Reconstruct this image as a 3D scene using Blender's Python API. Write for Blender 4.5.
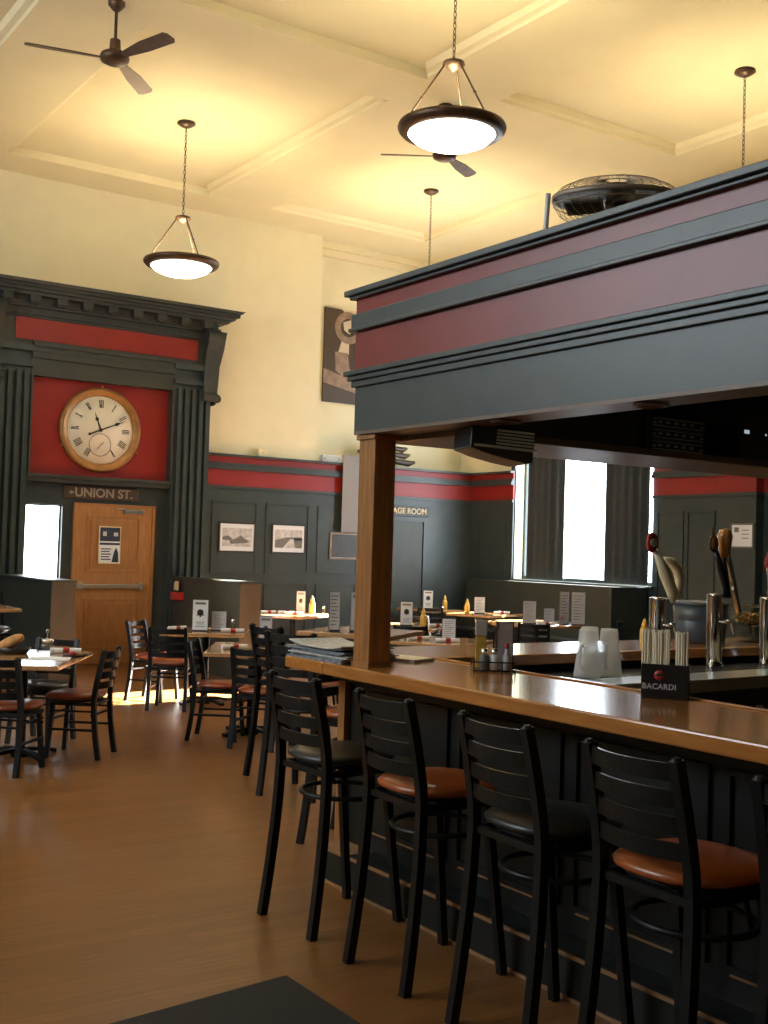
import bpy, math, random
from mathutils import Vector, Matrix
random.seed(7)
S = bpy.context.scene
for o in list(bpy.data.objects): bpy.data.objects.remove(o)
COL = S.collection
PI = math.pi

# ------------------------------------------------------------------ camera
cam = bpy.data.cameras.new('camera'); camo = bpy.data.objects.new('camera', cam); COL.objects.link(camo)
right = Vector((0.82529504, -0.56390933, 0.02990599))
up = Vector((-0.0430643, -0.01004419, 0.99902181))
back = Vector((-0.56305734, -0.82577562, -0.03257378))
mw = Matrix.Identity(4)
for i in range(3):
    mw[i][0], mw[i][1], mw[i][2] = right[i], up[i], back[i]
mw[0][3], mw[1][3], mw[2][3] = 0, 0, 1.65
camo.matrix_world = mw
cam.sensor_fit = 'HORIZONTAL'; cam.sensor_width = 36; cam.lens = 36 * 1151 / 768
cam.clip_start = 0.05; cam.clip_end = 200
S.camera = camo
# ------------------------------------------------------------------ world, sun, exposure
W = bpy.data.worlds.new('world'); S.world = W; W.use_nodes = True
W.node_tree.nodes['Background'].inputs[0].default_value = (0.80, 0.90, 1.0, 1)
W.node_tree.nodes['Background'].inputs[1].default_value = 14.5
sun = bpy.data.lights.new('sun', 'SUN'); suno = bpy.data.objects.new('sun', sun); COL.objects.link(suno)
sun.energy = 300; sun.angle = 0.009; sun.color = (1.0, 0.96, 0.88)
sd = Vector((-1.0, -0.085, -0.565)).normalized()
suno.rotation_euler = (-sd).to_track_quat('Z', 'Y').to_euler()
suno.location = (30, 15, 18)
VS = S.view_settings
S.display_settings.display_device = 'sRGB'
VS.view_transform = 'Standard'; VS.look = 'None'; VS.gamma = 1; VS.use_curve_mapping = False
VS.exposure = 0.0
def portal(name, loc, sx, sy, direction):
    l = bpy.data.lights.new(name, 'AREA'); l.shape = 'RECTANGLE'; l.size = sx; l.size_y = sy
    l.cycles.is_portal = True
    o = bpy.data.objects.new(name, l); COL.objects.link(o); o.location = loc
    o.rotation_euler = Vector(direction).to_track_quat('-Z', 'Z').to_euler()
PENDANT_POWER = 13; BOWL_EMIT = 9.0

# ------------------------------------------------------------------ materials
def mat(name, col, rough=0.5, metal=0.0, noise=0.0, nscale=8, bump=0.0, bscale=60, coat=0.0, spec=0.5, col2=None, stretch=None, trans=0.0, rvar=0.0):
    m = bpy.data.materials.new(name); m.use_nodes = True
    nt = m.node_tree; b = nt.nodes['Principled BSDF']
    b.inputs['Base Color'].default_value = (*col, 1); b.inputs['Roughness'].default_value = rough
    b.inputs['Metallic'].default_value = metal; b.inputs['Coat Weight'].default_value = coat
    b.inputs['Coat Roughness'].default_value = 0.08
    b.inputs['Specular IOR Level'].default_value = spec
    b.inputs['Transmission Weight'].default_value = trans
    if noise or bump or col2 or rvar:
        tc = nt.nodes.new('ShaderNodeTexCoord'); mp = nt.nodes.new('ShaderNodeMapping')
        nt.links.new(tc.outputs['Object'], mp.inputs[0])
        if stretch: mp.inputs['Scale'].default_value = stretch
        n = nt.nodes.new('ShaderNodeTexNoise'); n.inputs['Scale'].default_value = nscale; n.inputs['Detail'].default_value = 6
        nt.links.new(mp.outputs[0], n.inputs['Vector'])
        c2 = col2 or tuple(min(1, c * (1 + noise)) for c in col); c1 = col if col2 else tuple(c * (1 - noise) for c in col)
        r = nt.nodes.new('ShaderNodeValToRGB'); r.color_ramp.elements[0].position = .3; r.color_ramp.elements[1].position = .7
        r.color_ramp.elements[0].color = (*c1, 1); r.color_ramp.elements[1].color = (*c2, 1)
        nt.links.new(n.outputs[0], r.inputs[0]); nt.links.new(r.outputs[0], b.inputs['Base Color'])
        if rvar:
            mr = nt.nodes.new('ShaderNodeMapRange'); mr.inputs['To Min'].default_value = rough - rvar; mr.inputs['To Max'].default_value = rough + rvar
            nt.links.new(n.outputs[0], mr.inputs[0]); nt.links.new(mr.outputs[0], b.inputs['Roughness'])
        if bump:
            n2 = nt.nodes.new('ShaderNodeTexNoise'); n2.inputs['Scale'].default_value = bscale; n2.inputs['Detail'].default_value = 4
            nt.links.new(mp.outputs[0], n2.inputs['Vector'])
            bp = nt.nodes.new('ShaderNodeBump'); bp.inputs['Strength'].default_value = bump; bp.inputs['Distance'].default_value = 0.01
            nt.links.new(n2.outputs[0], bp.inputs['Height']); nt.links.new(bp.outputs[0], b.inputs['Normal'])
    return m
def emis(name, col, strength):
    m = bpy.data.materials.new(name); m.use_nodes = True; nt = m.node_tree
    b = nt.nodes['Principled BSDF']; b.inputs['Base Color'].default_value = (*col, 1); b.inputs['Roughness'].default_value = .3
    b.inputs['Emission Color'].default_value = (*col, 1); b.inputs['Emission Strength'].default_value = strength
    return m
def pane_mat(name, tint=(1, 1, 1), amt=0.92, rough=0.02):
    m = bpy.data.materials.new(name); m.use_nodes = True; nt = m.node_tree
    nt.nodes.remove(nt.nodes['Principled BSDF']); out = nt.nodes['Material Output']
    t = nt.nodes.new('ShaderNodeBsdfTransparent'); t.inputs[0].default_value = (*tint, 1)
    g = nt.nodes.new('ShaderNodeBsdfGlossy'); g.inputs['Roughness'].default_value = rough
    mx = nt.nodes.new('ShaderNodeMixShader'); mx.inputs[0].default_value = 1 - amt
    nt.links.new(t.outputs[0], mx.inputs[1]); nt.links.new(g.outputs[0], mx.inputs[2]); nt.links.new(mx.outputs[0], out.inputs[0])
    return m
def floor_mat():
    m = bpy.data.materials.new('plank_floor'); m.use_nodes = True; nt = m.node_tree; b = nt.nodes['Principled BSDF']
    tc = nt.nodes.new('ShaderNodeTexCoord')
    br = nt.nodes.new('ShaderNodeTexBrick'); br.inputs['Scale'].default_value = 1; br.inputs['Brick Width'].default_value = 1.3
    br.inputs['Row Height'].default_value = 0.085; br.inputs['Mortar Size'].default_value = 0.0012; br.offset = 0.37
    br.inputs['Color1'].default_value = (0.245, 0.108, 0.030, 1); br.inputs['Color2'].default_value = (0.195, 0.083, 0.022, 1)
    br.inputs['Mortar'].default_value = (0.12, 0.05, 0.015, 1)
    nt.links.new(tc.outputs['Object'], br.inputs['Vector'])
    mp = nt.nodes.new('ShaderNodeMapping'); mp.inputs['Scale'].default_value = (1.2, 22, 1); nt.links.new(tc.outputs['Object'], mp.inputs[0])
    n = nt.nodes.new('ShaderNodeTexNoise'); n.inputs['Scale'].default_value = 2.2; n.inputs['Detail'].default_value = 7; nt.links.new(mp.outputs[0], n.inputs['Vector'])
    mx = nt.nodes.new('ShaderNodeMix'); mx.data_type = 'RGBA'; mx.blend_type = 'MULTIPLY'; mx.inputs[0].default_value = 0.75
    r = nt.nodes.new('ShaderNodeValToRGB'); r.color_ramp.elements[0].position = .3; r.color_ramp.elements[0].color = (.72, .68, .62, 1)
    r.color_ramp.elements[1].position = .72; r.color_ramp.elements[1].color = (1.15, 1.12, 1.05, 1)
    nt.links.new(n.outputs[0], r.inputs[0]); nt.links.new(br.outputs[0], mx.inputs[6]); nt.links.new(r.outputs[0], mx.inputs[7])
    nt.links.new(mx.outputs[2], b.inputs['Base Color'])
    n2 = nt.nodes.new('ShaderNodeTexNoise'); n2.inputs['Scale'].default_value = 1.3; nt.links.new(tc.outputs['Object'], n2.inputs['Vector'])
    mr = nt.nodes.new('ShaderNodeMapRange'); mr.inputs['To Min'].default_value = .26; mr.inputs['To Max'].default_value = .42
    nt.links.new(n2.outputs[0], mr.inputs[0]); nt.links.new(mr.outputs[0], b.inputs['Roughness'])
    bp = nt.nodes.new('ShaderNodeBump'); bp.inputs['Strength'].default_value = .12; bp.inputs['Distance'].default_value = .004
    nt.links.new(n.outputs[0], bp.inputs['Height']); nt.links.new(bp.outputs[0], b.inputs['Normal'])
    return m
def frost_mat():
    m = bpy.data.materials.new('frosted_mug_glass'); m.use_nodes = True; nt = m.node_tree
    b = nt.nodes['Principled BSDF']; b.inputs['Base Color'].default_value = (.88, .89, .88, 1); b.inputs['Roughness'].default_value = .3
    out = nt.nodes['Material Output']; t = nt.nodes.new('ShaderNodeBsdfTransparent'); tl = nt.nodes.new('ShaderNodeBsdfTranslucent'); tl.inputs[0].default_value = (.9, .91, .9, 1)
    m1 = nt.nodes.new('ShaderNodeMixShader'); m1.inputs[0].default_value = .5; nt.links.new(b.outputs[0], m1.inputs[1]); nt.links.new(tl.outputs[0], m1.inputs[2])
    m2 = nt.nodes.new('ShaderNodeMixShader'); m2.inputs[0].default_value = .38; nt.links.new(m1.outputs[0], m2.inputs[1]); nt.links.new(t.outputs[0], m2.inputs[2]); nt.links.new(m2.outputs[0], out.inputs[0])
    return m
G = {
 'shelf': mat('dull_shelf_laminate', (0.15, 0.105, 0.068), .4, noise=.15, nscale=6),
 'bulk': mat('charcoal_paint', (0.030, 0.034, 0.034), .5),
 'banner': mat('grey_banner_cloth', (0.24, 0.23, 0.22), .7),
 'mesh': mat('tarnished_fan_wire', (0.30, 0.25, 0.20), .45, metal=.5),
 'floor': floor_mat(),
 'plaster': mat('cream_plaster', (0.80, 0.72, 0.47), .85, noise=.03, nscale=3, bump=.15, bscale=90),
 'ceil': mat('cream_ceiling_paint', (0.80, 0.71, 0.45), .85, noise=.03, nscale=2, bump=.1, bscale=60),
 'green': mat('dark_green_paint', (0.040, 0.054, 0.052), .36, noise=.12, nscale=5, bump=.05, bscale=40),
 'green2': mat('dark_olive_green_paint', (0.040, 0.046, 0.038), .45, noise=.12, nscale=5, bump=.05, bscale=40),
 'barpanel': mat('black_green_bar_paint', (0.009, 0.011, 0.010), .42, noise=.15, nscale=6, spec=.35),
 'red': mat('red_paint', (0.25, 0.014, 0.010), .42, noise=.1, nscale=4),
 'fred': mat('canopy_red_paint', (0.22, 0.024, 0.020), .34, noise=.1, nscale=3),
 'barwood': mat('varnished_bar_wood', (0.38, 0.140, 0.030), .2, col2=(0.50, 0.205, 0.052), nscale=3, stretch=(14, 1.5, 14), coat=.5, rvar=.02),
 'barwoodx': mat('varnished_bar_wood_crosswise', (0.38, 0.140, 0.030), .2, col2=(0.50, 0.205, 0.052), nscale=3, stretch=(1.5, 14, 14), coat=.5),
 'postwood': mat('stained_post_wood', (0.25, 0.105, 0.030), .35, col2=(0.42, 0.19, 0.062), nscale=4, stretch=(12, 12, 1.2), coat=.3),
 'doorwood': mat('oak_door_wood', (0.33, 0.155, 0.050), .42, col2=(0.44, 0.215, 0.075), nscale=4, stretch=(10, 10, 1.2), coat=.1),
 'doorwood2': mat('oak_door_panel_wood', (0.29, 0.130, 0.042), .45, col2=(0.40, 0.19, 0.065), nscale=4, stretch=(10, 10, 1.2)),
 'tablewood': mat('table_top_wood', (0.42, 0.215, 0.085), .2, col2=(0.56, 0.31, 0.13), nscale=4, stretch=(1.5, 12, 12), coat=.6),
 'dusty': mat('brown_laminate', (0.075, 0.064, 0.050), .5, noise=.12, nscale=5),
 'metal': mat('black_powder_coated_metal', (0.0055, 0.0065, 0.007), .40, bump=.06, bscale=120, noise=.1, spec=.32),
 'oxred': mat('oxblood_vinyl', (0.30, 0.065, 0.028), .30, noise=.15, nscale=9, coat=.15),
 'orange': mat('tan_orange_vinyl', (0.36, 0.090, 0.020), .30, noise=.15, nscale=9, coat=.15),
 'blackv': mat('charcoal_vinyl', (0.016, 0.018, 0.018), .38, noise=.2, nscale=9, coat=.1),
 'bronze': mat('aged_bronze', (0.095, 0.055, 0.030), .42, metal=.55, noise=.2, nscale=14),
 'gold': mat('gilded_wood', (0.36, 0.18, 0.055), .38, metal=.35, noise=.15, nscale=10),
 'dial': mat('cream_dial_paint', (0.78, 0.72, 0.56), .5),
 'ink': mat('black_ink', (0.02, 0.018, 0.016), .5),
 'ink2': mat('grey_ink', (0.16, 0.15, 0.14), .5),
 'white': mat('white_card', (0.78, 0.80, 0.82), .5),
 'pale': mat('pale_grey_card', (0.50, 0.51, 0.55), .5),
 'paper': mat('newsprint_paper', (0.52, 0.52, 0.50), .7, noise=.25, nscale=40),
 'paper2': mat('grey_newsprint_paper', (0.22, 0.25, 0.27), .7, noise=.4, nscale=30),
 'chrome': mat('polished_chrome', (0.75, 0.76, 0.78), .12, metal=1),
 'steel': mat('brushed_steel', (0.48, 0.51, 0.53), .28, metal=.9, noise=.08, nscale=20),
 'counter': mat('dark_work_counter', (0.045, 0.05, 0.05), .25, noise=.1),
 'black': mat('black_plastic', (0.012, 0.012, 0.013), .35),
 'grille': mat('dark_grille', (0.05, 0.052, 0.055), .4, metal=.3),
 'curtain': mat('slate_green_curtain_fabric', (0.036, 0.048, 0.055), .9, noise=.1, nscale=20),
 'mat': mat('black_rubber_mat', (0.018, 0.018, 0.017), .8, bump=.4, bscale=200),
 'glass': pane_mat('window_pane_glass'),
 'clear': pane_mat('clear_acrylic', (.95, .97, .97), .90, .05),
 'frost': frost_mat(),
 'yellow': mat('mustard_yellow_plastic', (0.75, 0.46, 0.08), .35),
 'cream': mat('cream_enamel', (0.75, 0.62, 0.38), .3),
 'amber': mat('amber_lacquer', (0.45, 0.19, 0.04), .2, coat=.5),
 'redp': mat('glossy_red_plastic', (0.40, 0.03, 0.025), .3),
 'straw': mat('straw_paper', (0.90, 0.82, 0.62), .6),
 'bread': mat('crusty_bread', (0.52, 0.27, 0.09), .7, noise=.25, nscale=20),
 'binp': mat('slate_grey_plastic', (0.075, 0.085, 0.09), .4),
 'tan': mat('worn_tan_wood', (0.30, 0.16, 0.07), .4, noise=.2, nscale=12),
 'sepia': mat('sepia_print_dark', (0.06, 0.038, 0.022), .45), 'sepia2': mat('sepia_print_mid', (0.26, 0.18, 0.12), .45, noise=.3, nscale=9),
 'sepia3': mat('sepia_print_light', (0.62, 0.50, 0.34), .45), 
 'photo': mat('grey_photo_print', (0.35, 0.35, 0.34), .4, col2=(0.70, 0.70, 0.68), nscale=14),
 'photod': mat('dark_photo_print', (0.05, 0.05, 0.05), .4, noise=.3, nscale=30),
 'navy': mat('dark_blue_print', (0.03, 0.045, 0.08), .4, noise=.4, nscale=30),
 'signl': mat('gold_leaf_lettering', (0.62, 0.48, 0.26), .4),
 'signg': mat('grey_brown_lettering', (0.30, 0.24, 0.18), .5),
 'bowl': emis('glowing_alabaster_glass', (1.0, 0.93, 0.78), BOWL_EMIT),
 'led': emis('tiny_blue_white_display', (.7, .85, 1.0), .5),
}

# ------------------------------------------------------------------ mesh builder
class M:
    def __init__(s): s.v = []; s.f = []; s.mi = []; s.sm = []
    def add(s, vs, fs, m=0, smooth=False, T=None):
        n = len(s.v)
        s.v += [tuple(T @ Vector(v)) if T else tuple(v) for v in vs]
        for f in fs: s.f.append([i + n for i in f]); s.mi.append(m); s.sm.append(smooth)
        return s
    def b(s, x0, x1, y0, y1, z0, z1, m=0, T=None):
        vs = [(x, y, z) for x in (x0, x1) for y in (y0, y1) for z in (z0, z1)]
        return s.add(vs, [(0, 1, 3, 2), (4, 6, 7, 5), (0, 4, 5, 1), (2, 3, 7, 6), (0, 2, 6, 4), (1, 5, 7, 3)], m, False, T)
    def cyl(s, p0, p1, r0, r1=None, n=12, m=0, smooth=True, T=None):
        r1 = r0 if r1 is None else r1
        p0, p1 = Vector(p0), Vector(p1); d = (p1 - p0).normalized()
        a = d.orthogonal().normalized(); c = d.cross(a)
        vs = []
        for p, r in ((p0, r0), (p1, r1)):
            for i in range(n):
                t = 2 * PI * i / n; vs.append(p + (a * math.cos(t) + c * math.sin(t)) * r)
        s.add(vs, [(i, (i + 1) % n, n + (i + 1) % n, n + i) for i in range(n)], m, smooth, T)
        s.add(vs, [tuple(range(n))[::-1], tuple(range(n, 2 * n))], m, False, T)
        return s
    def tube(s, pts, r, n=8, m=0, closed=False, T=None):
        pts = [Vector(p) for p in pts]; L = len(pts); rr = r if isinstance(r, (list, tuple)) else [r] * L
        vs = []; prev = None
        for i, p in enumerate(pts):
            if closed: d = pts[(i + 1) % L] - pts[i - 1]
            else: d = pts[min(i + 1, L - 1)] - pts[max(i - 1, 0)]
            d.normalize()
            if prev is None: a = d.orthogonal().normalized()
            else: a = (prev - d * prev.dot(d)).normalized()
            prev = a; c = d.cross(a)
            for k in range(n):
                t = 2 * PI * k / n; vs.append(p + (a * math.cos(t) + c * math.sin(t)) * rr[i])
        fs = []
        for i in range(L if closed else L - 1):
            for k in range(n):
                fs.append((i * n + k, i * n + (k + 1) % n, ((i + 1) % L) * n + (k + 1) % n, ((i + 1) % L) * n + k))
        if not closed: fs += [tuple(range(n))[::-1], tuple(range((L - 1) * n, L * n))]
        return s.add(vs, fs, m, True, T)
    def bar(s, pts, w, h, upv=(0, 0, 1), m=0, T=None):
        """rectangular section swept along pts; h along upv, w across"""
        pts = [Vector(p) for p in pts]; L = len(pts); vs = []; u0 = Vector(upv)
        for i, p in enumerate(pts):
            d = (pts[min(i + 1, L - 1)] - pts[max(i - 1, 0)]).normalized()
            side = d.cross(u0).normalized(); uu = side.cross(d).normalized()
            ww = w[i] if isinstance(w, list) else w
            for a, c in ((-1, -1), (1, -1), (1, 1), (-1, 1)): vs.append(p + side * a * ww / 2 + uu * c * h / 2)
        fs = []
        for i in range(L - 1):
            for k in range(4): fs.append((i * 4 + k, i * 4 + (k + 1) % 4, (i + 1) * 4 + (k + 1) % 4, (i + 1) * 4 + k))
        fs += [(3, 2, 1, 0), tuple(range((L - 1) * 4, L * 4))]
        return s.add(vs, fs, m, False, T)
    def lathe(s, prof, c=(0, 0, 0), n=32, m=0, T=None, smooth=True, sx=1, sy=1, pw=2.0):
        vs = []
        for r, z in prof:
            for k in range(n):
                t = 2 * PI * k / n; ct, st = math.cos(t), math.sin(t)
                q = (abs(ct) ** pw + abs(st) ** pw) ** (-1 / pw)
                vs.append((c[0] + r * q * ct * sx, c[1] + r * q * st * sy, c[2] + z))
        fs = []
        for i in range(len(prof) - 1):
            for k in range(n): fs.append((i * n + k, i * n + (k + 1) % n, (i + 1) * n + (k + 1) % n, (i + 1) * n + k))
        s.add(vs, fs, m, smooth, T)
        if prof[0][0] > 1e-6: s.f.append([len(s.v) - len(vs) + k for k in range(n)][::-1]); s.mi.append(m); s.sm.append(False)
        if prof[-1][0] > 1e-6: s.f.append([len(s.v) - n + k for k in range(n)]); s.mi.append(m); s.sm.append(False)
        return s
    def prism(s, poly, lo, hi, axis='Z', m=0, T=None):
        """poly 2D; axis Z: (x,y) extruded z lo..hi ; X: (y,z) ; Y: (x,z)"""
        n = len(poly); vs = []
        for h in (lo, hi):
            for a, c in poly:
                vs.append({'Z': (a, c, h), 'X': (h, a, c), 'Y': (a, h, c)}[axis])
        fs = [(i, (i + 1) % n, n + (i + 1) % n, n + i) for i in range(n)] + [tuple(range(n))[::-1], tuple(range(n, 2 * n))]
        return s.add(vs, fs, m, False, T)
    def mesh(s, name, mats):
        me = bpy.data.meshes.new(name); me.from_pydata(s.v, [], s.f)
        for mm in mats: me.materials.append(G[mm])
        me.polygons.foreach_set('material_index', s.mi); me.polygons.foreach_set('use_smooth', s.sm)
        me.update()
        import bmesh
        bm = bmesh.new(); bm.from_mesh(me); bmesh.ops.recalc_face_normals(bm, faces=bm.faces); bm.to_mesh(me); bm.free()
        return me
def T(loc=(0, 0, 0), rz=0, rx=0, ry=0):
    return Matrix.Translation(loc) @ Matrix.Rotation(rz, 4, 'Z') @ Matrix.Rotation(ry, 4, 'Y') @ Matrix.Rotation(rx, 4, 'X')
def link(name, me, parent=None, bevel=0):
    o = bpy.data.objects.new(name, me); COL.objects.link(o)
    if parent: o.parent = parent
    if bevel:
        b = o.modifiers.new('bevel', 'BEVEL'); b.width = bevel; b.segments = 2; b.limit_method = 'ANGLE'; b.angle_limit = 0.6
    return o
def part(name, mb, mats, parent, bevel=0, label=None):
    if isinstance(mats, str): mats = [mats]
    o = link(name, mb.mesh(name, mats), parent, bevel)
    if label: o['label'] = label
    return o
def struct(name, mb, mats, bevel=0):
    o = part(name, mb, mats, None, bevel); o['kind'] = 'structure'; return o
def thing(name, label, cat, loc=(0, 0, 0), rz=0, group=None):
    o = bpy.data.objects.new(name, None); COL.objects.link(o); o.empty_display_size = .1
    o.location = loc; o.rotation_euler = (0, 0, rz); o['label'] = label; o['category'] = cat
    if group: o['group'] = group
    return o
def single(name, mb, mats, label, cat, loc=(0, 0, 0), rz=0, group=None, bevel=0):
    o = part(name, mb, mats, None, bevel); o.location = loc; o.rotation_euler = (0, 0, rz)
    o['label'] = label; o['category'] = cat
    if group: o['group'] = group
    return o
def dup(root, loc, rz, label, group=None):
    def cp(o, par):
        c = o.copy(); COL.objects.link(c)
        if par: c.parent = par
        for k in kids.get(o.name, []): cp(k, c)
        return c
    kids = {}
    for o in bpy.data.objects:
        if o.parent: kids.setdefault(o.parent.name, []).append(o)
    r = cp(root, None); r.location = loc; r.rotation_euler = (0, 0, rz); r['label'] = label
    if group: r['group'] = group
    return r
def text(name, s, size, loc, rot, m, parent=None, ext=0.002, space=1.0, off=0.0):
    cu = bpy.data.curves.new(name, 'FONT'); cu.body = s; cu.size = size; cu.extrude = ext; cu.align_x = 'CENTER'; cu.align_y = 'CENTER'
    cu.space_character = space; cu.offset = off
    o = bpy.data.objects.new(name, cu); me = bpy.data.meshes.new_from_object(o); bpy.data.objects.remove(o)
    me.materials.clear(); me.materials.append(G[m])
    r = link(name, me, parent); r.location = loc; r.rotation_euler = rot
    return r
FY = (PI / 2, 0, 0)          # lettering that faces -Y
FX = (PI / 2, 0, -PI / 2)    # lettering that faces -X

# ================================================================== SETTING
XL, XR, YN, YF, ZC = -3.6, 12.0, -5.0, 15.0, 6.4
m = M().b(XL - .3, XR + .3, YN - .3, YF + .6, -.1, 0); struct('floor', m, 'floor')
# --- ceiling: slab plus a grid of flat beams between recessed coffers
CX = [(-0.35, 3.05), (3.93, 6.72), (7.60, 10.36)]
CY = [(-4.2, 0.0), (0.7, 4.4), (5.15, 9.30), (10.0, 14.28)]
RZ = 6.50
m = M().b(XL - .3, XR + .3, YN - .3, YF + .6, RZ, RZ + .2)
ex = XL - .3
for (a, c) in CX + [(XR + .3, 0)]:
    m.b(ex, a, YN - .3, YF + .6, ZC, RZ); ex = c
for (a, c) in CX:
    ey = YN - .3
    for (p, q) in CY + [(YF + .6, 0)]:
        m.b(a, c, ey, p, ZC, RZ); ey = q
struct('ceiling', m, 'ceil')
# crown mouldings that run round every coffer
m = M()
prof = [(0, 0), (.035, 0), (.05, .03), (.10, .045), (.125, .085), (.14, .12), (0, .12)]
def crown(m, x0, x1, y0, y1, zt, prof, ends):
    n = len(prof); 
    for k in range(n):
        (d0, h0), (d1, h1) = prof[k], prof[(k + 1) % n]
        r0 = [(x0 + d0, y0 + d0), (x1 - d0, y0 + d0), (x1 - d0, y1 - d0), (x0 + d0, y1 - d0)]
        r1 = [(x0 + d1, y0 + d1), (x1 - d1, y0 + d1), (x1 - d1, y1 - d1), (x0 + d1, y1 - d1)]
        vs = [(x, y, zt + h0) for x, y in r0] + [(x, y, zt + h1) for x, y in r1]
        m.add(vs, [(i, (i + 1) % 4, 4 + (i + 1) % 4, 4 + i) for i in ((0, 1, 2, 3) if ends else (1, 3))])
for (a, c) in CX:
    for (p, q) in CY: crown(m, a, c, p, q, ZC, prof, a > 7)
struct('trim_1', m, 'ceil')
# --- walls
WX0, WX1, WZ0, WZ1 = 4.56, 5.04, 0.95, 2.11       # window beside the door
m = M()
m.b(XL - .3, WX0 - .1, YF, YF + .6, 0, RZ).b(WX1 + .6, 8.95, YF, YF + .6, 0, RZ).b(WX0 - .1, WX1 + .6, YF, YF + .6, 0, WZ0 - .05).b(WX0 - .1, WX1 + .6, YF, YF + .6, WZ1 + .05, RZ)
m.b(8.95, XR + .3, YF, YF + .6, 0, 2.90).b(8.95, XR + .3, YF + .35, YF + .6, 2.90, RZ)
struct('wall_back', m, 'plaster')
RY0, RY1, RZ0, RZ1 = 10.97, 13.90, 1.25, 4.60      # the tall window in the right wall
m = M().b(XR, XR + .3, YN - .3, RY0, 0, RZ).b(XR, XR + .3, RY1, YF + .35, 0, RZ).b(XR, XR + .3, RY0, RY1, 0, RZ0).b(XR, XR + .3, RY0, RY1, RZ1, RZ)
struct('wall_right', m, 'plaster')
def wall_with_windows(fixed, a0, a1, wins, z0, z1, axis, t):
    m = M(); e = a0
    def bb(p, q, lo, hi):
        if axis == 'X': m.b(min(fixed, fixed + t), max(fixed, fixed + t), p, q, lo, hi)
        else: m.b(p, q, min(fixed, fixed + t), max(fixed, fixed + t), lo, hi)
    for (p, q) in wins:
        bb(e, p, 0, RZ); bb(p, q, 0, z0); bb(p, q, z1, RZ); e = q
    bb(e, a1, 0, RZ); return m
LW = [(5.0, 7.4), (7.8, 10.2)]
LZ0, LZ1 = 3.5, 6.0
struct('wall_left', wall_with_windows(XL, YN - .3, YF, LW, LZ0, LZ1, 'X', -.3), 'plaster')
struct('wall_front', wall_with_windows(YN, XL - .3, XR + .3, [], 1.6, 4.6, 'Y', -.3), 'plaster')
# window frames and panes
def window(name, axis, fixed, a0, a1, z0, z1, nm, rails):
    fr = M(); t = .018 if axis == 'Y' else .05
    def bb(p, q, lo, hi, d=.03):
        if axis == 'Y': d = .006
        if axis == 'X': fr.b(fixed - d, fixed + d, p, q, lo, hi)
        else: fr.b(p, q, fixed - d, fixed + d, lo, hi)
    bb(a0, a0 + t, z0, z1); bb(a1 - t, a1, z0, z1); bb(a0, a1, z0, z0 + t, .028); bb(a0, a1, z1 - t, z1, .028)
    for k in range(1, nm + 1): x = a0 + (a1 - a0) * k / (nm + 1); bb(x - .02, x + .02, z0, z1, .024)
    for r in rails: bb(a0, a1, r - .02, r + .02, .022)
    o = struct(name, fr, 'green')
    g = M()
    if axis == 'X': g.b(fixed - .004, fixed + .004, a0, a1, z0, z1)
    else: g.b(a0, a1, fixed - .004, fixed + .004, z0, z1)
    part('pane', g, 'glass', o)
window('window_1', 'X', XR + .2, RY0, RY1, RZ0, RZ1, 0, [])
window('window_2', 'Y', YF - .008, WX0, WX1, WZ0, WZ1, 0, [])
for k in range(2): window('window_%d' % (k + 3), 'X', XL - .2, *LW[k], LZ0, LZ1, 1, [4.75])
portal('daylight_opening', (XR + .32, (RY0 + RY1) / 2, (RZ0 + RZ1) / 2), RY1 - RY0, RZ1 - RZ0, (-1, 0, 0))
portal('daylight_opening', ((WX0 + WX1) / 2, YF + .62, (WZ0 + WZ1) / 2), WX1 - WX0, WZ1 - WZ0, (0, -1, 0))
for a, c in LW: portal('daylight_opening', (XL - .32, (a + c) / 2, (LZ0 + LZ1) / 2), c - a, LZ1 - LZ0, (1, 0, 0))
# --- wainscot: panelled dark green dado with a red frieze, to z 2.955
def frame_y(m, x0, x1, z0, z1, y, w=.022, d=.014, mi=0):       # raised moulding rectangle on a wall facing -Y
    m.b(x0, x1, y - d, y, z1 - w, z1, mi).b(x0, x1, y - d, y, z0, z0 + w, mi).b(x0, x0 + w, y - d, y, z0 + w, z1 - w, mi).b(x1 - w, x1, y - d, y, z0 + w, z1 - w, mi)
def frame_x(m, y0, y1, z0, z1, x, w=.022, d=.014, mi=0):
    m.b(x - d, x, y0, y1, z1 - w, z1, mi).b(x - d, x, y0, y1, z0, z0 + w, mi).b(x - d, x, y0, y0 + w, z0 + w, z1 - w, mi).b(x - d, x, y1 - w, y1, z0 + w, z1 - w, mi)
WY = 14.95
m = M()
for (a, c) in ((XL, 3.95), (7.05, 11.95)):
    m.b(a, c, WY, YF, 0, 2.46, 0).b(a, c, WY - .025, YF, 2.46, 2.50, 0).b(a, c, WY - .005, YF, 2.50, 2.735, 1)
    m.b(a, c, WY - .05, YF, 2.735, 2.79, 0).b(a, c, WY - .03, YF, 2.79, 2.83, 0).b(a, c, WY - .005, YF, 2.83, 2.925, 1)
    m.b(a, c, WY - .07, YF, 2.925, 2.957, 0)
m.b(8.95, 11.95, YF, YF + .35, 2.90, 2.957, 0)
x = 7.22
while x < 9.6:
    frame_y(m, x, x + .73, 1.25, 2.28, WY); frame_y(m, x, x + .73, .25, 1.10, WY); x += .88
for x0 in (XL + .2, XL + 1.1, XL + 2, XL + 2.9, XL + 3.8, XL + 4.7, XL + 5.6, XL + 6.5):
    frame_y(m, x0, x0 + .73, 1.25, 2.28, WY); frame_y(m, x0, x0 + .73, .25, 1.10, WY)
m.b(7.05, 11.95, WY - .03, WY, 0, .16, 0)
struct('trim_2', m, ['green', 'red'])
m = M(); XW = 11.95
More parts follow.
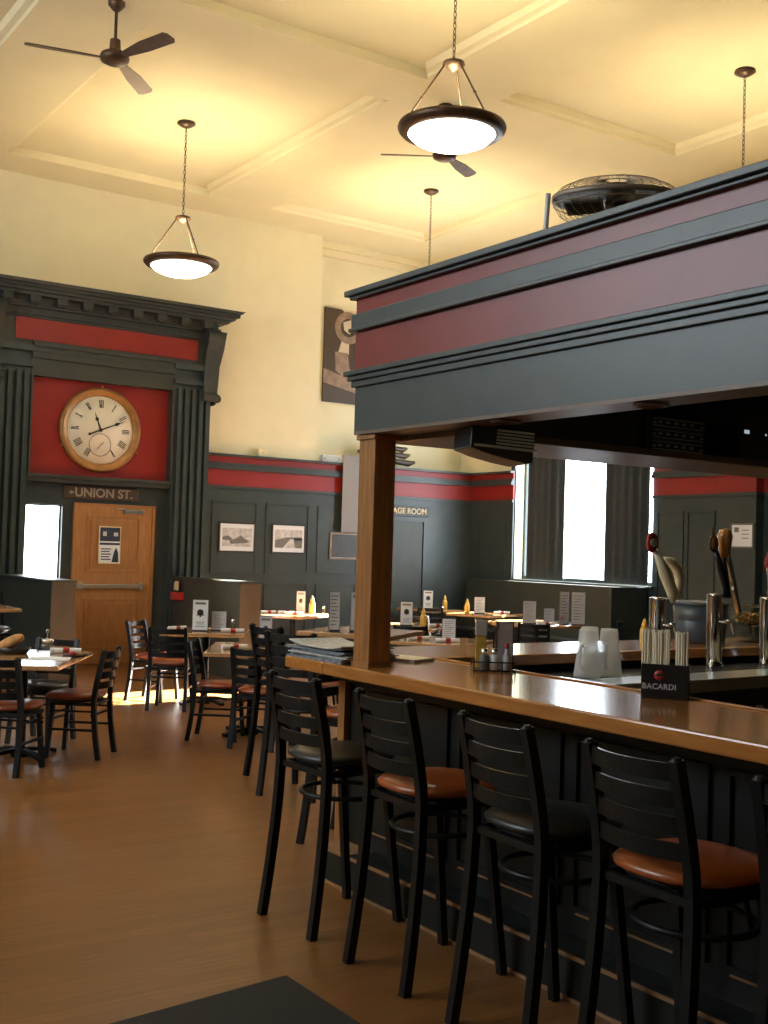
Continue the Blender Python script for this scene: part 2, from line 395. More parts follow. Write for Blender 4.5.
for (a, c) in ((RY1, YF - .05), (YN, RY0)):
    m.b(XW, XR, a, c, 0, 2.46, 0).b(XW - .025, XR, a, c, 2.46, 2.50, 0).b(XW - .005, XR, a, c, 2.50, 2.735, 1)
    m.b(XW - .05, XR, a, c, 2.735, 2.79, 0).b(XW - .03, XR, a, c, 2.79, 2.83, 0).b(XW - .005, XR, a, c, 2.83, 2.925, 1)
    m.b(XW - .07, XR, a, c, 2.925, 2.957, 0)
m.b(XW, XR, RY0, RY1, 0, RZ0, 0).b(XW - .04, XR + .15, RY0 - .03, RY1 + .03, RZ0 - .035, RZ0, 0)
frame_x(m, 14.05, 14.75, .35, 2.28, XW); 
for y0 in (10.42, 9.9): frame_x(m, y0, y0 + .46, .3, 2.28, XW)
m.b(11.80, XW, 9.15, 9.66, 0, 2.46, 0).b(11.775, XW, 9.13, 9.68, 2.46, 2.5, 0).b(11.795, XW, 9.15, 9.66, 2.5, 2.735, 1).b(11.75, XW, 9.12, 9.69, 2.735, 2.83, 0).b(11.795, XW, 9.15, 9.66, 2.83, 2.925, 1).b(11.73, XW, 9.10, 9.71, 2.925, 2.957, 0)
for y0 in (8.4, 7.5, 6.6): frame_x(m, y0, y0 + .7, .3, 2.28, XW)
# window casing
m.b(XR - .03, XR, RY1, RY1 + .09, RZ0, RZ1 + .1, 0).b(XR - .03, XR, RY0 - .09, RY0, 2.96, RZ1 + .1, 0).b(XR - .03, XR, RY0, RY1, RZ1, RZ1 + .1, 0)
struct('trim_3', m, ['green', 'red'])
# crown moulding at the top of the recessed wall
m = M()
m.b(8.95, XR, YF + .20, YF + .35, ZC - .10, ZC).b(8.95, XR, YF + .27, YF + .35, ZC - .20, ZC - .10).b(XR - .13, XR, YN, YF + .35, ZC - .10, ZC).b(XR - .07, XR, YN, YF + .35, ZC - .2, ZC - .1)
struct('trim_4', m, 'ceil')
# the blind door under the baggage sign
m = M()
m.b(9.98, 10.95, WY - .012, WY - .002, 0.02, 2.10, 0)
struct('door_2', m, 'green2')
m = M(); m.b(9.90, 9.97, WY - .03, WY, 0, 2.18).b(10.96, 11.03, WY - .03, WY, 0, 2.18).b(9.97, 10.96, WY - .03, WY, 2.11, 2.18)
struct('trim_5', m, 'green')

# ================================================================== CLOCK CASE (grand doorway surround)
t = thing('doorway_surround', 'tall dark green classical doorway surround with dentil cornice holding the big clock', 'doorway surround', (5.5, 14.95, 0))
H = 1.55
def loc(m_): return m_
yf = -.22            # front plane of the pilasters (local y)
m = M()                                              # backing with openings for door and window
m.b(-.99, .99, -.04, .04, 2.13, 4.9, 0)
m.b(-.99, WX0 - 5.5, -.04, .04, 0, 2.13, 0).b(WX1 - 5.5, -.32, -.04, .04, 0, 2.13, 0).b(.80, .99, -.04, .04, 0, 2.13, 0).b(WX0 - 5.5, WX1 - 5.5, -.04, .04, 0, WZ0, 0).b(WX0 - 5.5, WX1 - 5.5, -.04, .04, WZ1, 2.13, 0)
part('backing', m, 'green', t)
for sg in (-1, 1):                                   # pilasters with reeded faces
    m = M(); a, c = sorted((sg * .99, sg * H))
    m.b(a, c, yf + .03, .04, 0, 4.12)
    for k in range(5):
        x = a + .05 + k * .105
        m.b(x, x + .055, yf - .02 - .012 * (k % 2), yf + .03, .35, 3.80)
    m.b(a - .02, c + .02, yf - .04, .04, 0, .34).b(a - .015, c + .015, yf - .035, .04, 3.86, 3.92).b(a - .02, c + .02, yf - .05, .04, 4.06, 4.14)
    part('pilaster', m, 'green', t)
m = M()                                              # architrave round the clock panel
m.b(-.99, .99, yf + .02, .04, 3.76, 4.06).b(-.99, .99, yf - .02, .04, 3.98, 4.06)
m.b(-.99, .99, yf - .03, .04, 4.06, 4.20).b(-.99, .99, yf - .06, .04, 4.13, 4.17)
m.b(-.99, .99, yf + .06, .04, 2.40, 2.50).b(-.99, .99, yf + .02, .04, 2.46, 2.50)
m.b(-.99, -.965, yf, .0, 2.50, 3.76).b(.965, .99, yf, .0, 2.50, 3.76)
m.b(-H, -.99, yf - .0, .04, 4.14, 4.50).b(.99, H, yf - .0, .04, 4.14, 4.50)
part('architrave', m, 'green2', t)
m = M().b(-.965, .965, -.07, -.04, 2.50, 3.76); part('clock_panel', m, 'red', t)
m = M().b(-1.22, 1.31, yf - .012, yf + .03, 4.205, 4.485); part('frieze_panel', m, 'red', t)
m = M()                                              # entablature and cornice
m.b(-H, H, yf, .04, 4.49, 4.62).b(-H - .02, H + .02, yf - .03, .04, 4.53, 4.56)
m.b(-H - .03, H + .03, yf - .06, .04, 4.62, 4.66)
m.b(-H - .16, H + .16, yf - .22, .04, 4.78, 4.83).b(-H - .22, H + .22, yf - .28, .04, 4.83, 4.88).b(-H - .27, H + .27, yf - .33, .04, 4.88, 4.93)
m.b(-H - .04, H + .04, yf - .08, .04, 4.66, 4.78)
m.prism([(-H - .27, 4.93), (H + .27, 4.93), (H + .33, 4.985), (-H - .33, 4.985)], yf - .38, .04, 'Y')
m.v = [(x_ * (1 if z_ < 4.7 else .985), y_, z_ if z_ < 4.62 else 4.62 + (z_ - 4.62) * .78) for x_, y_, z_ in m.v]
part('cornice', m, 'green2', t)
for k in range(9):
    m = M(); x = -1.38 + k * .345
    m.b(x - .065, x + .065, yf - .20, yf - .08, 4.68, 4.78).b(x - .045, x + .045, yf - .17, yf - .08, 4.655, 4.68)
    m.v = [(x_, y_, 4.62 + (z_ - 4.62) * .78) for x_, y_, z_ in m.v]; part('dentil', m, 'green2', t)
for sg in (-1, 1):                                   # scrolled brackets on the outer corners
    m = M(); x0, x1 = sorted((sg * 1.40, sg * 1.58))
    pr = [(yf + .01, 3.66), (yf - .06, 3.66), (yf - .085, 3.72), (yf - .06, 3.80), (yf - .05, 3.95), (yf - .07, 4.15), (yf - .12, 4.35), (yf - .19, 4.50), (yf - .20, 4.58), (yf - .16, 4.655), (yf + .01, 4.655)]
    m.prism(pr, x0, x1, 'X')
    m.cyl((x0 - .02, yf - .05, 3.71), (x1 + .02, yf - .05, 3.71), .065, n=16); m.cyl((x0 - .015, yf - .13, 4.55), (x1 + .015, yf - .13, 4.55), .085, n=16)
    sx = x1 if sg > 0 else x0                        # side scroll that also projects sideways
    pr2 = [(sx, 3.60), (sx + sg * .03, 3.62), (sx + sg * .05, 3.85), (sx + sg * .07, 4.15), (sx + sg * .13, 4.40), (sx + sg * .17, 4.655), (sx, 4.655)]
    m.prism(pr2, yf - .02, yf + .14, 'Y'); m.cyl((sx + sg * .04, yf - .04, 3.70), (sx + sg * .04, yf + .16, 3.70), .06, n=16)
    part('bracket', m, 'green2', t)

# --- pocket watch clock
ck = thing('wall_clock', 'huge round gilt framed clock like an open pocket watch on the red panel', 'clock', (5.50, 14.88, 3.135))
RT = Matrix.Rotation(PI / 2, 4, 'X')                # lathe axis z -> faces -Y
RC = .565
m = M().lathe([(RC - .11, .0), (RC, .0), (RC, .03), (RC - .02, .055), (RC - .045, .06), (RC - .06, .045), (RC - .085, .04), (RC - .10, .03), (RC - .11, .02), (RC - .11, 0)], n=64, T=RT)
for a in (90, 205, -28): 
    m.cyl((math.cos(math.radians(a)) * (RC - .01), -.03, math.sin(math.radians(a)) * (RC - .01)), (math.cos(math.radians(a)) * (RC + .03), -.03, math.sin(math.radians(a)) * (RC + .03)), .014, n=8)
part('rim', m, 'gold', ck)
m = M().lathe([(0, .0), (RC - .105, .0), (RC - .105, .018), (0, .018)], n=64, T=RT); part('dial', m, 'dial', ck)
m = M()
def ring(m, cx, cz, r, w, y, n=48, mi=0):
    vs = []
    for k in range(n):
        a = 2 * PI * k / n
        for rr in (r - w / 2, r + w / 2): vs.append((cx + rr * math.cos(a), y, cz + rr * math.sin(a)))
    m.add(vs, [(2 * k, 2 * k + 1, (2 * k + 3) % (2 * n), (2 * k + 2) % (2 * n)) for k in range(n)], mi)
ring(m, 0, -.20, .15, .006, -.021)
num = {12: 'XII', 1: 'I', 2: 'II', 3: 'III', 4: 'IIII', 5: 'V', 7: 'VII', 8: 'VIII', 9: 'IX', 10: 'X', 11: 'XI'}
for h, s_ in num.items():
    a = math.radians(90 - 30 * h); wd = .022 * len(s_)
    Tn = Matrix.Rotation(-(a - PI / 2), 4, 'Y')
    x = -wd / 2
    strokes = []
    for ch in s_:
        cx = x + .011
        if ch == 'I': strokes.append((cx, cx, .010))
        elif ch == 'V': strokes += [(cx - .010, cx, .011), (cx + .010, cx, .004)]
        else: strokes += [(cx - .012, cx + .012, .011), (cx + .012, cx - .012, .004)]
        x += .022
    for (xt, xb, w) in strokes:
        m.add([(xt - w / 2, -.022, .405), (xt + w / 2, -.022, .405), (xb + w / 2, -.022, .300), (xb - w / 2, -.022, .300)], [(0, 1, 2, 3)], 0, False, Tn)
for k in range(0, 60):
    a = PI * 2 * k / 60; Tn = Matrix.Rotation(a, 4, 'Y'); m.add([(-.0012, -.022, .43), (.0012, -.022, .43), (.0012, -.022, .42), (-.0012, -.022, .42)], [(0, 1, 2, 3)], 0, False, Tn)
part('dial_print', m, 'ink', ck)
def hand(name, ang, L, tail, w, y, c=(0, 0), blob=.6):
    m = M(); Tn = Matrix.Translation((c[0], 0, c[1])) @ Matrix.Rotation(ang, 4, 'Y')
    m.prism([(-w * .4, -tail), (w * .4, -tail), (w * .6, 0), (w * .35, L * .5), (w * 1.2, L * blob), (w * .3, L * (blob + .12)), (0, L), (-w * .3, L * (blob + .12)), (-w * 1.2, L * blob), (-w * .35, L * .5), (-w * .6, 0)], y - .003, y, 'Y', T=Tn)
    if tail > .1: m.lathe([(0, 0), (w, 0), (w, .004), (0, .004)], n=16, T=Tn @ Matrix.Translation((0, y, -tail)) @ RT)
    m.lathe([(0, 0), (w * 1.1, 0), (w * 1.1, .006), (0, .006)], n=16, T=Tn @ Matrix.Translation((0, y, 0)) @ RT)
    part(name, m, 'ink', ck)
hand('hour_hand', math.radians(-21), .25, .0, .024, -.026)
hand('minute_hand', math.radians(67), .40, .165, .019, -.032)
hand('second_hand', math.radians(-138), .14, .03, .005, -.024, (0.03, -.18))

# --- oak door with push bar
d = bpy.data.objects.new('door_1', None); COL.objects.link(d); d['kind'] = 'structure'; d.location = (5.74, 14.95, 0)
m = M(); w = .54
m.b(-w, w, -.085, -.045, .01, 2.12, 0)
part('door_slab', m, 'doorwood', d)
m = M()
for (z0, z1) in ((1.22, 1.98), (.20, .88)):
    frame_y(m, -.38, .38, z0, z1, -.085, .03, .012); m.b(-.32, .32, -.095, -.085, z0 + .06, z1 - .06)
part('door_panel', m, 'doorwood2', d)
m = M(); m.b(-.56, -.54, -.10, -.04, 0, 2.14).b(.54, .58, -.10, -.04, 0, 2.14).b(-.56, .58, -.10, -.04, 2.12, 2.15)
part('door_casing', m, 'doorwood2', d)
m = M(); m.b(-.46, .40, -.15, -.125, 1.02, 1.075).b(-.49, -.42, -.155, -.085, 1.0, 1.095).b(.36, .42, -.155, -.085, 1.0, 1.095)
part('push_bar', m, 'steel', d, .006)
m = M(); m.b(.12, .40, -.15, -.085, 2.03, 2.085).b(.02, .14, -.125, -.11, 2.085, 2.10)
part('door_closer', m, 'steel', d, .004)
pz = thing('door_poster', 'small blue and white poster taped to the upper panel of the oak door', 'poster', (5.68, 14.84, 1.60))
m = M().b(-.155, .155, .0, .006, -.25, .25, 0); part('backing_sheet', m, 'cream', pz)
m = M().b(-.14, .14, -.003, 0, -.235, .235); part('sheet', m, 'white', pz)
m = M().b(-.14, .14, -.005, -.003, .05, .235, 0).b(-.14, .14, -.005, -.003, -.0, .03, 0)
for k in range(5): m.b(-.12, .02 - .02 * (k % 2), -.005, -.003, -.06 - .035 * k, -.045 - .035 * k, 0)
m.prism([(.03, -.23), (.13, -.23), (.12, -.10), (.09, -.03), (.06, -.10)], -.005, -.003, 'Y', 0)
m.b(-.10, -.05, -.007, -.005, .12, .18, 1).b(.05, .11, -.007, -.005, .12, .17, 1)
part('print', m, ['navy', 'pale'], pz)
# --- UNION ST. sign
sg = thing('street_sign', 'dark wooden sign reading UNION ST. above the oak door', 'sign', (5.56, 14.90, 2.285))
m = M().b(-.52, .52, -.02, 0, -.085, .085); part('board', m, 'sepia', sg, .02)
text('lettering', 'UNION ST.', .165, (.03, -.022, 0), FY, 'signg', sg, .003, 1.0, .004)
m = M().prism([(-.455, .0), (-.415, .03), (-.415, .012), (-.385, .012), (-.385, -.012), (-.415, -.012), (-.415, -.03)], -.025, -.02, 'Y'); part('arrow', m, 'signg', sg)

# ================================================================== PICTURES, SIGNS ON THE BACK WALL
def picture(name, label, x0, x1, z0, z1, y, framem, kind, group=None):
    t = thing(name, label, 'picture', ((x0 + x1) / 2, y, z0), 0, group); w = (x1 - x0) / 2; h = z1 - z0
    m = M(); f = .022
    m.b(-w, w, -.02, 0, 0, f).b(-w, w, -.02, 0, h - f, h).b(-w, -w + f, -.02, 0, f, h - f).b(w - f, w, -.02, 0, f, h - f); part('frame', m, framem, t)
    m = M().b(-w + f, w - f, -.010, -.002, f, h - f); part('mount', m, 'white' if kind != 'dark' else 'photo', t)
    m = M(); a = w - .06; lo = .085; hi = h - .085
    if kind == 'boat':
        m.b(-a, a, -.012, -.010, lo, hi, 0)
        m.prism([(-.10, .12), (.16, .14), (.20, .17), (.12, .20), (.06, .25), (-.02, .20), (-.12, .17)], -.015, -.012, 'Y', 1)
        m.prism([(-a, .18), (-a, .22), (-.14, .24), (-.08, .20), (-.1, .17)], -.014, -.012, 'Y', 1)
    elif kind == 'road':
        m.b(-a, a, -.012, -.010, lo, hi, 0)
        m.prism([(-a, lo), (-a, .20), (-.05, .24), (a, .25), (a, .2), (.03, .22), (-.10, lo)], -.015, -.012, 'Y', 1)
        m.prism([(.12, lo), (a, lo), (a, .23), (.08, .23)], -.015, -.012, 'Y', 1)
    else:
        m.b(-w + .03, w - .03, -.013, -.010, .03, h - .03, 2)
    part('photograph', m, ['photo', 'ink2', 'photod'], t)
picture('framed_picture', 'white matted black and white picture of a dark boat, nearest the clock surround', 7.335, 7.925, 1.545, 1.98, WY, 'ink', 'boat', None)
picture('framed_picture', 'white matted black and white picture of a road or railway, second from the clock surround', 8.195, 8.775, 1.545, 1.985, WY, 'ink', 'road', None)
picture('framed_picture', 'dark framed picture partly hidden behind the wooden bar post', 9.205, 9.95, 1.48, 1.89, WY, 'sepia2', 'dark', None)
b = single('hanging_banner', M().b(-.15, .15, -.008, 0, 0, 1.16).b(-.16, .16, -.014, .002, 1.15, 1.175), 'banner', 'narrow plain grey banner hanging on the wall just left of the bar post', 'banner', (9.50, 14.86, 1.90))
# BAGGAGE ROOM sign
sg = thing('room_sign', 'pale lettered BAGGAGE ROOM sign over the blind green door', 'sign', (10.51, WY, 2.27))
m = M().b(-.55, .55, -.016, -.002, -.085, .085); part('board', m, 'green2', sg, .01)
text('lettering', 'BAGGAGE ROOM', .128, (.0, -.018, 0), FY, 'signl', sg, .003, 1.0, .0018)
# big sepia print in the upper recess
t = thing('vintage_print', 'large unframed sepia print of a ring shaped object high on the cream wall', 'picture', (9.72, 15.34, 3.93)); w = .50; h = 1.48
m = M().b(-w, w, -.02, 0, 0, h); part('panel', m, 'sepia', t)
m = M()
m.b(-w, w, -.022, -.02, 0, h, 0)
m.prism([(-w, 0), (w, 0), (w, .10), (-w, .30)], -.024, -.022, 'Y', 0)
m.prism([(-w, .30), (w, .10), (w, .25), (.05, .38), (-w, .52)], -.025, -.022, 'Y', 1)
m.prism([(-.28, .50), (.02, .34), (.14, .40), (-.02, .55), (-.06, .80), (-.30, .80)], -.027, -.022, 'Y', 2)
m.prism([(-.24, .78), (-.04, .78), (-.04, 1.05), (-.16, 1.05)], -.026, -.022, 'Y', 3)
ring(m, -.06, 1.20, .20, .11, -.028, mi=2); 
m.prism([(-.16, 1.28), (-.02, 1.33), (.06, 1.20), (-.04, 1.10), (-.14, 1.16)], -.027, -.022, 'Y', 3)
m.prism([(.1, 1.30), (w, 1.20), (w, 1.48), (-.2, 1.48)], -.026, -.022, 'Y', 3)
part('print', m, ['sepia', 'sepia2', 'sepia2', 'sepia3'], t)
# electrical boxes on the ledge
t = thing('emergency_light_box', 'white emergency light box standing on the wainscot ledge', 'light', (9.28, 15.12, 2.957))
m = M().b(-.17, .17, -.05, .05, 0, .12); part('housing', m, 'white', t, .008)
m = M()
for s_ in (-.13, .13): m.cyl((s_, -.055, .06), (s_, -.05, .06), .02, n=12)
part('lamp_lens', m, 'pale', t)
t = thing('ledge_sensor', 'small cream sensor box on the ledge beside the clock surround', 'sensor', (8.0, 14.95, 2.957))
m = M().b(-.07, .07, -.04, .04, 0, .11); part('housing', m, 'plaster', t, .01); part('lens', M().cyl((0, -.045, .05), (0, -.04, .05), .02), 'cream', t)
# dark branching ornament on the ledge of the recess, behind the post
t = thing('antler_ornament', 'dark spreading branch shaped ornament on the ledge behind the top of the post', 'ornament', (10.28, 15.12, 2.957))
part('base', M().lathe([(0.09, 0), (.09, .03), (.03, .05), (.02, .16), (0, .16)]), 'sepia', t)
m = M()
for sgn in (-1, 1):
    for k, (dz, L) in enumerate(((.09, .60), (.20, .50), (.30, .44))):
        m.tube([(0, 0, .1), (sgn * L * .4, 0, dz + .02), (sgn * L * .8, 0, dz - .0), (sgn * L, 0, dz + .03)], [.03, .045, .05, .02], n=8)
part('branch', m, 'sepia', t)
# framed notice on the right wall
t = thing('framed_notice', 'small white notice in a dark frame on the green right wall', 'picture', (XW, 9.51 + .0, 1.80))
# hangs on the pilaster face
t.location = (11.80, 9.345, 1.80)
m = M()
m.b(-.02, 0, -.175, .175, 0, .02).b(-.02, 0, -.175, .175, .29, .31).b(-.02, 0, -.175, -.155, .02, .29).b(-.02, 0, .155, .175, .02, .29); part('frame', m, 'ink2', t)
part('sheet', M().b(-.012, -.002, -.155, .155, .02, .29), 'white', t)
m = M().b(-.014, -.012, .05, .12, .20, .26)
for k in range(3): m.b(-.014, -.012, -.10, 0, .22 - k * .05, .23 - k * .05)
part('print', m, 'ink2', t)
# curtains on the right wall window
def curtain(label, y0, y1, folds, flare):
    m = M(); n = folds * 8; rows = 10; vs = []
    for r in range(rows + 1):
        z = 1.275 + (4.74 - 1.275) * r / rows
        for k in range(n + 1):
            u = k / n; y = y0 + (y1 - y0) * u; a = .035 * math.sin(u * folds * 2 * PI) + .012 * math.sin(u * folds * 5 + 1)
            y += flare * (1 - r / rows) ** 3 * (u if flare > 0 else (1 - u))
            for side in (0, 1): vs.append((11.845 + a + side * .006, y, z))
    fs = []; W2 = 2 * (n + 1)
    for r in range(rows):
        for k in range(n):
            i = r * W2 + 2 * k
            fs += [(i, i + 2, i + 2 + W2, i + W2), (i + 1, i + 1 + W2, i + 3 + W2, i + 3)]
        for e in (0, 2 * n): i = r * W2 + e; fs.append((i, i + 1, i + 1 + W2, i + W2))
    for r in (0, rows):
        for k in range(n): i = r * W2 + 2 * k; fs.append((i, i + 1, i + 3, i + 2))
    m.add(vs, fs, 0, True)
    return single('curtain', m, 'curtain', label, 'curtain')
curtain('dark slate curtain at the left side of the bright window', 12.63, 13.43, 5, .0)
curtain('dark slate curtain at the right side of the bright window', 10.955, 11.775, 5, .0)
t = thing('curtain_rod', 'dark horizontal rod carrying the slate curtains over the bright window', 'curtain rod', (11.845, 12.45, 4.76))
part('rod', M().cyl((0, -1.5, 0), (0, 1.6, 0), .016), 'metal', t)
for y in (-1.45, 1.55): part('bracket', M().b(-.01, .155, y - .01, y + .01, -.01, .01), 'metal', t)

# ================================================================== FIXED PARTITIONS AND BOOTHS
def partition(label, x, y0, y1, h=1.2):
    t = thing('booth_partition', label, 'booth', (x, y0, 0)); L = y1 - y0
    part('side_panel', M().b(0, .05, 0, L, 0, h - .03), 'green2', t)
    part('end_panel', M().prism([(0.0, 0), (.33, 0), (.27, h - .03), (0.0, h - .03)], -.02, 0, 'Y'), 'dusty', t)
    part('cap', M().b(-.02, .29, -.03, L, h - .03, h), 'green2', t, .006)
    part('back_panel', M().prism([(.05, 0), (.33, 0), (.27, h - .03), (.05, h - .03)], 0, L, 'Y'), 'blackv', t)
partition('dark booth partition to the right of the oak door with brown end panel', 6.53, 12.66, 14.66)
partition('dark booth partition in front of the bright window left of the oak door', 4.20, 12.70, 14.66)
t = thing('leaflet_holder', 'small red and cream leaflet holder fixed to the partition right of the door', 'leaflet holder', (6.50, 14.42, .92))
part('pocket', M().b(-.05, .03, -.12, .12, -.03, .07), 'redp', t); 
m = M()
for k in range(4): m.b(-.045 + .012 * k, -.04 + .012 * k, -.11 + .055 * k, -.06 + .055 * k, .10, .22 - .02 * (k % 2))
part('leaflet', m, 'cream', t)
t = thing('window_booth', 'long dark booth bench running under the bright window', 'booth', (11.25, 11.05, 0))
part('seat', M().b(0, .50, 0, 3.75, .05, .46), 'blackv', t, .02); part('backrest', M().prism([(.42, .46), (.66, .46), (.66, 1.22), (.54, 1.22)], 0, 3.75, 'Y'), 'green2', t)
part('end_panel', M().b(-.02, .66, -.04, 0, 0, 1.235), 'green', t)

# ================================================================== CHAIRS AND STOOLS
CM = {}
def chair_meshes(kind):
    if kind in CM: return CM[kind]
    if kind == 'stool': sh, th, hw, bw = .715, 1.085, .20, .20
    else: sh, th, hw, bw = .45, .82, .185, .19
    d = {}; tp = .026 if kind == 'stool' else .01
    sp = .25 if kind == 'stool' else .235
    fx = .215 if kind == 'stool' else .17
    def post(s_):
        pts = []
        for k in range(15):                     # lower half sweeps back to the foot, upper half leans back
            u = k / 14; z = th * u; zs = sh / th
            x = -.185 - (sp - .185) * ((zs - u) / zs) ** 1.7 if u < zs else -.185 - .07 * ((u - zs) / (1 - zs)) ** 1.3
            pts.append((x, s_ * (hw - tp * u), z))
        m = M().bar(pts, .036, .034, (0, 1, 0)); m.cyl((-.255, s_ * (hw - tp), th), (-.257, s_ * (hw - tp), th + .009), .018, .010, n=10)
        return m
    d['post'] = [post(1).mesh('back_post', ['metal']), post(-1).mesh('back_post', ['metal'])]
    def leg(s_):
        return M().bar([(.14, s_ * (hw - .03), sh - .05), (fx, s_ * (hw - .005), 0)], .032, .032, (0, 1, 0))
    d['leg'] = [leg(1).mesh('leg', ['metal']), leg(-1).mesh('leg', ['metal'])]
    m = M(); H0 = sh + .105
    for k in range(4):
        z = H0 + (th - .035 - H0) * k / 3; f = (z - sh) / (th - sh); xb = -.185 - .07 * f ** 1.3
        hs = hw - tp * z / th
        pts = [(xb - .045 * (1 - u * u), hs * u * .98, z) for u in [i / 6 - 1 for i in range(13)]]
        m.bar(pts, .012, .050 if kind == 'stool' else .052)
    d['back'] = m.mesh('backrest', ['metal'])
    m = M(); R_ = .19 if kind == 'stool' else .19
    m.lathe([(R_ - .035, sh - .028), (R_, sh - .022), (R_, sh - .010), (R_ - .02, sh - .010)], c=(.02, 0, 0), n=40, pw=2.4, sx=1.02)
    m.b(-.18, .15, -hw + .0, -hw + .03, sh - .05, sh - .024).b(-.18, .15, hw - .03, hw, sh - .05, sh - .024).b(-.19, -.165, -hw, hw, sh - .05, sh - .024).b(.13, .155, -hw, hw, sh - .05, sh - .024)
    d['frame'] = m.mesh('seat_frame', ['metal'])
    m = M(); R_ = .218 if kind == 'stool' else .208
    pr = [(0, sh - .008), (R_ - .02, sh - .008), (R_, sh + .004), (R_ + .004, sh + .016), (R_ - .012, sh + .032), (R_ - .06, sh + .042), (.06, sh + .046), (0, sh + .046)]
    m.lathe(pr, c=(.02, 0, 0), n=48, pw=2.5, sx=1.03)
    d['seat'] = {c: m.mesh('seat', [c]) for c in ('oxred', 'orange', 'blackv')}
    m = M()
    if kind == 'stool':
        m.tube([(.03 + .185 * math.cos(a), .185 * math.sin(a) * 1.03, sh - .155) for a in [2 * PI * i / 32 for i in range(32)]], .011, n=8, closed=True)
        for s_ in (-1, 1): m.tube([(.10, s_ * .16, sh - .16), (.05, s_ * .17, sh - .04), (-.02, s_ * .15, sh - .03)], .009, n=6)
    else:
        zz = .24
        for s_ in (-1, 1):
            m.bar([(.155, s_ * .185, zz - .02), (-.18, s_ * .185, zz - .02)], .018, .018); m.bar([(.152, s_ * .18, .36), (-.17, s_ * .18, .36)], .014, .014)
        m.bar([(.15, -.185, .33), (.15, .185, .33)], .016, .016); m.bar([(-.172, -.185, .33), (-.172, .185, .33)], .016, .016)
    d['ring'] = m.mesh('stretcher', ['metal'])
    CM[kind] = d; return d
def chair(kind, label, x, y, deg, col, group):
    d = chair_meshes(kind)
    t = thing('bar_stool' if kind == 'stool' else 'dining_chair', label, 'stool' if kind == 'stool' else 'chair', (x, y, 0), math.radians(deg), group)
    s_ = link('seat', d['seat'][col], t)
    link('backrest', d['back'], t); link('seat_frame', d['frame'], t)
    link('foot_ring' if kind == 'stool' else 'stretcher', d['ring'], t)
    for q in d['post']: link('back_post', q, t)
    for q in d['leg']: link('leg', q, t)
    return t
g1 = 'ladder back stools along the bar front'
chair('stool', 'black ladder back bar stool with charcoal seat at the newspaper corner of the bar', 2.79, 4.40, 3, 'blackv', g1)
chair('stool', 'black ladder back bar stool with orange brown seat, second along the bar front', 2.79, 3.685, -1, 'orange', g1)
chair('stool', 'black ladder back bar stool with charcoal seat below the bright window reflection on the bar', 2.78, 3.0, -2, 'blackv', g1)
chair('stool', 'black ladder back bar stool with orange brown seat below the black straw caddy', 2.77, 2.37, -1, 'orange', g1)
chair('stool', 'black ladder back bar stool cut off by the right edge of the photo', 2.77, 1.75, 0, 'oxred', g1)
g2 = 'stools round the high table'
chair('stool', 'bar stool with brown seat seen from behind at the high table beyond the newspapers', 4.00, 6.72, 30, 'oxred', g2)
chair('stool', 'bar stool turned side on at the far left of the high table', 4.18, 7.22, 5, 'blackv', g2)
chair('stool', 'bar stool with orange seat tucked behind the wooden corner post of the bar', 3.60, 5.46, -60, 'orange', g2)
# dining chairs
chair('chair', 'dining chair with oxblood seat drawn out at the right of the nearest left table', 3.12, 8.68, 140, 'oxred', 'chairs at the left table')
chair('chair', 'dining chair with oxblood seat, its back to us at the left edge of the photo', 2.48, 8.30, 46, 'oxred', 'chairs at the left table')
chair('chair', 'dining chair with dark shiny seat on the far side of the nearest left table', 3.04, 9.36, -138, 'blackv', 'chairs at the left table')
chair('chair', 'dining chair with bright sunlit slats nearest the oak door', 4.90, 11.36, -52, 'oxred', 'chairs at the table before the door')
chair('chair', 'dining chair with red seat, its back to us in front of the sun patch', 4.80, 10.72, 54, 'oxred', 'chairs at the table before the door')
chair('chair', 'dining chair with brown seat seen side on left of the wooden table behind the stools', 4.45, 8.92, -38, 'oxred', 'chairs at the middle table')
chair('chair', 'dining chair with orange seat, its back to us just left of the bar stools', 4.60, 8.42, 36, 'orange', 'chairs at the middle table')

# ================================================================== TABLES
def table(label, x, y, deg, sx, sy, h=.75, group=None, rnd=False, name='dining_table', mt='tablewood'):
    t = thing(name, label, 'table', (x, y, 0), math.radians(deg), group)
    m = M()
    if rnd: m.lathe([(0, h - .035), (sx / 2 - .01, h - .035), (sx / 2, h - .03), (sx / 2, h - .004), (sx / 2 - .006, h), (0, h)], n=48)
    else: m.b(-sx / 2, sx / 2, -sy / 2, sy / 2, h - .035, h)
    part('tabletop', m, mt, t, 0 if rnd else .006)
    part('pedestal_column', M().cyl((0, 0, .05), (0, 0, h - .045), .038, n=16).lathe([(.14, h - .045), (.14, h - .036)], n=20), 'metal', t)
    m = M(); L = .30
    for k in range(4):
        a = k * PI / 2 + PI / 4
        m.bar([(0, 0, .055), (math.cos(a) * L * .6, math.sin(a) * L * .6, .04), (math.cos(a) * L, math.sin(a) * L, .015)], .05, .028)
    m.lathe([(.07, .0), (.07, .03), (.045, .07), (0, .07)], n=20)
    part('pedestal_base', m, 'metal', t)
    return t
table('wooden table with bright glare at the far left, nearest the camera', 2.72, 8.80, 58.7, 1.22, .80)
table('wooden table with two menu cards in front of the brown booth end', 5.28, 10.97, 58.7, .80, .86)
table('wooden table behind the orange seated chair left of the bar stools', 4.80, 9.02, 58.7, 1.1, .76)
table('wooden table at the back wall below the road picture', 7.75, 13.45, 30, 1.0, .80)
table('high wooden table with two tall menus seen just above the newspapers', 4.66, 7.08, 35, .72, .72, 1.05, name='high_table')
table('small wooden table with menu card right of the bar post, nearer one', 8.05, 11.15, 40, .9, .75)
